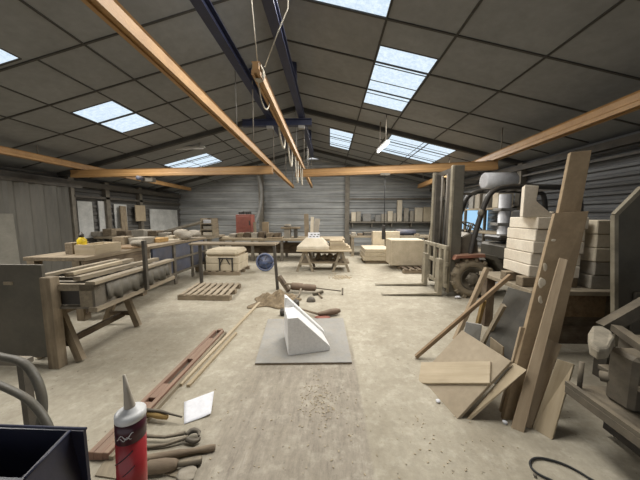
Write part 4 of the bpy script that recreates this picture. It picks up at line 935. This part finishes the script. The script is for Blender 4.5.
# ------------------------------------------------------------------ block stack on the right table
RTZ = .68
t = thing('block_table', (2.5, 2.8, 0), 'dark timber table carrying the white block stacks', 'table')
MB().lo(1.95, 3.25, 2.44, 3.3, RTZ-.045, RTZ).build('worktop', 'greywood', t, .005)
MB().lo(2.3, 2.72, 2.5, 3.1, .40, RTZ-.045).build('drawer_box', 'brownwood', t, .005); MB().lo(2.02, 3.2, 2.62, 2.66, .06, RTZ-.045).build('back_panel', 'darkwood', t)
for x in (2.02, 3.15):
    for y in (2.52, 3.2): MB().lo(x-.05, x+.05, y-.05, y+.05, 0, RTZ-.045).build('leg', 'darkwood', t)
for i, y in enumerate((2.62, 2.86)): one(MB().lo(1.96, 2.5, y-.05, y+.05, RTZ, RTZ+.10), 'timber_skid', 'oldwood', f"brown timber skid under the white block stack, {('front','rear')[i]} one", 'timber skid', None, .006)
z = RTZ+.10; hb = .122
for i in range(5):
    c = V((2.29+(i-2)*.010, 2.78+(i % 2)*.012, z+hb/2)); w = .46
    one(MB().box(c, (w, .44, hb-.006), RZ((-.04, -.02, -.03, 0.0, -.02)[i]-.05)), 'stone_block', 'white_stone', f"pale stone block, {('bottom','second from the bottom','middle','second from the top','top')[i]} of the front stack", 'stone block', 'front stack of pale blocks', .006); z += hb
zt = z
z = RTZ
for i in range(5):
    one(MB().box((2.78+(i % 2)*.015, 2.74, z+.0685), (.40, .44, .133), RZ(.02*(i % 3-1))), 'stone_block', 'stone' if i > 1 else 'grey_stone', f"{'pale' if i > 1 else 'greyish'} stone block, {('bottom','second from the bottom','middle','second from the top','top')[i]} of the rear stack by the slatted wall", 'stone block', 'rear stack of blocks', .008); z += .136
# corbel on top
q = [P(521, 215, 2.62), P(551, 214, 2.62), P(553, 209, 2.62), P(549, 211, 2.62), P(535, 199, 2.62), P(537.5, 184, 2.62), P(523.5, 183, 2.62)]
q = [V((p.x, 2.60, p.z)) for p in q]; zz = min(p.z for p in q)
q = [V((p.x, p.y, max(zt, zt+(p.z-zz) if p.z-zz > .03 else zt))) for p in q]
one(MB().prism(q, (.12, .2, 0)), 'stone_corbel', 'white_stone', 'white L-shaped stone corbel on top of the front stack', 'stone corbel', bev=.005)

# ------------------------------------------------------------------ leaning boards
def lean(name, m, label, bl, br_, tr_, tl_, th, cat='board', group='leaning boards'):
    return one(MB().quad([bl, br_, tr_, tl_], th), name, m, label, cat, None, .002)
lean('plank', 'tanboard', 'tallest brown plank leaning against the pale block stacks', F(520, 402), F(546, 402), P(592, 150, 2.36), P(571, 152, 2.36), .03, 'plank')
wp = [F(503, 420), F(541, 420), P(589, 211, 2.16), P(555, 213, 2.16)]
wo = lean('plank', 'tanboard', 'wide brown plank with pale smears leaning before the tallest plank', *wp, .03, 'plank')
wn = (wp[1]-wp[0]).cross(wp[3]-wp[0]).normalized(); wn = wn if wn.dot(O-wp[0]) > 0 else -wn
for i, (u, v, w_, h_) in enumerate([(543, 285, .05, .09), (550, 277, .035, .04), (541, 300, .05, .05), (556, 240, .06, .02), (546, 268, .03, .05)]):
    c = ONP(u, v, wp[0]+wn*.001, wn); tx = (wp[1]-wp[0]).normalized(); tz = (wp[3]-wp[0]); tz = (tz-tx*tz.dot(tx)).normalized()
    MB().rock(c, (w_*1.3, h_*1.3, .006), i+50, .25, 3, Matrix((tx, tz, wn)).transposed(), False).build('plaster_smear', 'stone', wo)
lean('batten', 'tanwood', 'narrow brown batten leaning on the wide brown plank', F(511, 428), F(524, 433), P(568, 260, 1.9), P(559.5, 257.5, 1.93), .025, 'batten')
lean('board', 'tanwood', 'short reddish brown board at the foot of the wide plank', F(500, 412, .0), F(512, 414, .0), P(529, 328, 1.86), P(521, 327, 1.86), .025)
lean('board', 'tanwood', 'grained brown board leaning right of the narrow batten', F(517, 424), F(531, 429), P(562, 345, 1.74), P(545, 337, 1.78), .02)
lean('board', 'pine', 'pale grey-brown board, rightmost of the leaning boards', F(532, 428), F(552, 440), P(574, 364, 1.62), P(557, 359, 1.66), .022)
lean('slate_slab', 'slate', 'dark slate slab leaning behind the plywood sheet', F(474, 375), F(503, 388), P(534, 294, 2.28), P(508, 287, 2.42), .03, 'slab')
# plywood sheet
S = [F(419, 376), F(457, 419), P(511, 361, 1.74), P(462, 330, 2.22)]
lean('plywood_sheet', 'sheet', 'large dusty plywood sheet leaning low on its corner', *S, .022, 'sheet')
n = (S[1]-S[0]).cross(S[3]-S[0]).normalized(); n = n if n.dot(O-S[0]) > 0 else -n
pp = S[0]+n*.022
one(MB().quad([ONP(418, 383, pp, n), ONP(489.5, 383, pp, n), ONP(490.5, 361, pp, n), ONP(421, 362, pp, n)], .02), 'board', 'palewood', 'pale rectangular board lying on the plywood sheet', 'board', bev=.003)
lean('strip_board', 'pine', 'pale strip board tucked along the right edge of the plywood sheet', F(464, 419)+V((.02, -.0, 0)), F(471, 420), P(527, 370, 1.66), P(514, 363, 1.75), .02)
def stick(name, m, label, a, b, w, h, cat='batten'): return one(MB().bar(a, b, w, h, (0, -1, .3)), name, m, label, cat, None, .002)
stick('batten', 'brownwood', 'long dark batten leaning diagonally across the board pile', F(417, 360)+V((0, .03, .015)), P(511, 275, 2.30), .03, .045)
stick('batten', 'tanwood', 'pale-topped batten leaning behind the long dark batten', F(455, 342)+V((0, 0, .02)), P(487, 268, 2.85), .04, .06)
stick('batten', 'greywood', 'short grey batten leaning on the dark slate slab', F(476, 358)+V((0, 0, .02)), P(504, 305, 2.18), .03, .04)
stick('wedge_stick', 'ochre', 'short ochre stick standing behind the long dark batten', F(474, 340)+V((0, 0, .02)), P(484, 300, 2.62), .035, .04, 'stick')
lean('tile', 'board', 'greenish grey tile propped behind the plywood sheet', F(461, 347), F(478, 352), P(482, 325, 2.5), P(466, 322, 2.6), .02, 'tile')
lean('board_offcut', 'ply', 'small plywood offcut behind the top of the plywood sheet', F(489, 376), F(501, 384), P(503, 347, 2.08), P(490, 337, 2.18), .015)
one(MB().rock(F(438, 401, .012), (.035, .03, .02), 5, .2, 2), 'paper_scrap', 'paper', 'white scrap on the floor left of the plywood sheet', 'scrap')
one(MB().rock(F(458, 297, .03), (.09, .06, .05), 6, .2, 2), 'paper_scrap', 'paper', 'white scrap on the floor beside the forklift wheel', 'scrap')
one(MB().rock(F(505, 422, .012), (.03, .03, .022), 7, .2, 2), 'paper_scrap', 'paper', 'white scrap at the foot of the leaning planks', 'scrap')

# ------------------------------------------------------------------ right machine
def machine():
    t = thing('stone_saw', (1.9, 1.3, 0), 'dusty steel stone saw bed with clamps at the right edge', 'machine')
    MB().lo(1.47, 2.5, .7, 1.53, .30, .35).build('bed_plate', 'shadedsteel', t, .004); MB().lo(1.47, 1.50, .7, 1.53, .35, .375).build('bed_rail', 'shadedsteel', t)
    MB().lo(1.62, 2.5, .7, 1.5, .48, .51).build('upper_plate', 'shadedsteel', t, .004)
    for x, y in ((1.85, 1.4), (2.4, 1.4), (1.85, .78), (2.4, .78)): MB().lo(x-.04, x+.04, y-.04, y+.04, 0, .30).build('leg', 'shadedsteel', t)
    MB().lo(1.75, 2.5, .9, 1.55, .05, .28).build('shadow_box', 'black', t)  # black box added to stand for the dark shadow under the bed
    MB().tube([(1.53, 1.5, .35), (1.53, 1.5, .52)], .012, 8).build('clamp_screw', 'shadedsteel', t)
    MB().lo(1.60, 1.74, 1.30, 1.44, .35, .656).build('clamp_post', 'shadedsteel', t, .02)
    MB().lo(1.82, 2.0, 1.3, 1.6, .51, .66).build('clamp_body', 'shadedsteel', t, .02); MB().tube([(1.6, 1.46, .46), (1.72, 1.3, .5), (1.9, 1.2, .53), (2.2, 1.1, .55)], .03, 10, 1).build('clamp_arm', 'shadedsteel', t)
    MB().lathe((1.78, 1.25, .57), (2.1, 1.15, .57), [(0, .05), (.02, .07), (.2, .07), (.3, .05)], 16).build('roller', 'shadedsteel', t)
    MB().bar(P(616, 328, 1.62), P(650, 352, 1.35), .05, .04).build('guide_bar', 'shadedsteel', t); MB().bar((1.9, 1.75, .62), (2.6, 1.7, 1.15), .06, .08).build('brace', 'shadedsteel', t); MB().lo(2.3, 2.45, 1.55, 1.75, .3, 1.0).build('column', 'shadedsteel', t)
    g = P(618, 329.5, 1.6); MB().bar((g.x+.03, 1.46, .51), (g.x+.02, 1.585, g.z-.01), .05, .05).build('guide_post', 'shadedsteel', t)
machine()
sp = [F(u, v, .72) for u, v in ((588, 334), (592, 327), (602, 326), (612, 332), (615, 340), (609, 350), (598, 351), (590, 346))]
cs = sum(sp, V())/len(sp); mb = MB(); n = len(sp); lo_ = [cs+(p-cs)*.96-V((0, 0, .05)) for p in sp]; l2 = [cs+(p-cs)*.62-V((0, 0, .062)) for p in sp]; hi = [cs+(p-cs)*.86+V((0, 0, .012+.006*math.sin(k*2))) for k, p in enumerate(sp)]
vs = hi+sp+lo_+l2; fs = [tuple(range(n)), tuple(range(4*n-1, 3*n-1, -1))]
for r_ in range(3): fs += [(r_*n+k, r_*n+(k+1) % n, (r_+1)*n+(k+1) % n, (r_+1)*n+k) for k in range(n)]
mb.add(vs, fs); one(mb, 'stone_piece', 'sawstone', 'pale rough flat stone piece sitting on the saw post', 'stone', bev=.006)
q = [P(613, 345, 2.05), P(613, 215, 2.05), P(640, 188, 2.05), P(720, 188, 2.05), P(720, 345, 2.05)]
t = thing('machine_guard', (2.6, 2.2, 0), 'tall dark sheet machine guard with a slanted pale edge', 'machine guard')
MB().prism(q, (.16, .14, 0)).build('sheet', 'panel', t, .006)
mb = MB(); 
for a, b in ((0, 1), (1, 2), (2, 3)): mb.bar(q[a]+V((0, -.01, 0)), q[b]+V((0, -.01, 0)), .03, .03, (0, 1, 0))
mb.build('edge_frame', 'mast', t); MB().lo(q[0].x+.1, 3.3, 2.03, 2.05, q[0].z+.1, q[0].z+.45).build('access_cover', 'panel', t, .01)
for x in (q[0].x+.05, 3.1): MB().lo(x-.03, x+.03, 2.1, 2.2, 0, q[0].z).build('leg', 'darksteel', t)
# cable loop on the floor
one(MB().tube([F(640, 500, .008), F(598, 484, .008), F(570, 466, .008), F(545, 458, .008), F(532, 458, .008), F(529, 465, .008), F(537, 474, .008), F(556, 482, .008), F(585, 500, .008)], .006, 8, 2), 'cable', 'cable', 'thin black cable loop on the floor at the bottom right', 'cable')
one(MB().rock(F(535, 475, .008), (.02, .018, .015), 9, .2, 2), 'pebble', 'darksteel', 'small dark pebble inside the cable loop', 'pebble')
# ------------------------------------------------------------------ chips and dust clods
mb = MB(); rnd = random.Random(11)
for k in range(420):
    if k < 190: u, v = rnd.gauss(320, 11), rnd.gauss(400, 13)
    elif k < 260: u, v = rnd.uniform(210, 380), rnd.uniform(370, 478)
    elif k < 320: u, v = rnd.uniform(395, 520), rnd.uniform(400, 478)
    else: u, v = rnd.uniform(90, 420), rnd.uniform(280, 360)
    p = F(u, max(v, 275), .003); a = rnd.uniform(0, PI); s = rnd.uniform(.002, .006)
    mb.box(p, (s*2.2, s, .003), RZ(a))
o = one(mb, 'wood_chips', 'palewood', 'pale wood chips scattered over the concrete floor', 'wood chips'); o['kind'] = 'stuff'
mb = MB()
for k in range(90):
    u, v = rnd.gauss(341, 5), rnd.gauss(277, 1.2); p = F(u, v, .006); s = rnd.uniform(.012, .03); mb.box(p, (s*2, s, .01), RZ(rnd.uniform(0, PI)))
o = one(mb, 'stone_chips', 'palewood', 'pale chips heaped at the foot of the central table', 'chips'); o['kind'] = 'stuff'

# ------------------------------------------------------------------ light
w = bpy.data.worlds.new('world'); SC.world = w; w.use_nodes = True
bg = w.node_tree.nodes['Background']; bg.inputs['Color'].default_value = (.95, .97, 1.0, 1); bg.inputs['Strength'].default_value = .62
for i, (x0, x1, y0, y1, *_r) in enumerate(SKY):
    ld = bpy.data.lights.new('skylight_daylight', 'AREA'); ld.shape = 'RECTANGLE'; ld.size = (x1-x0)*.98; ld.size_y = (y1-y0)*.98
    ld.energy = 58*(x1-x0)*(y1-y0); ld.color = (1, .97, .92)
    o = bpy.data.objects.new('skylight_daylight', ld); COL.objects.link(o)
    cx = (x0+x1)/2; o.location = (cx, (y0+y1)/2, roofz(cx)-.05); o.rotation_euler = (0, math.atan(RS)*(1 if cx > RX else -1), 0)
SC.view_settings.view_transform = 'Standard'; SC.view_settings.look = 'None'; SC.view_settings.gamma = 1
SC.view_settings.use_curve_mapping = False; SC.view_settings.exposure = 0.15
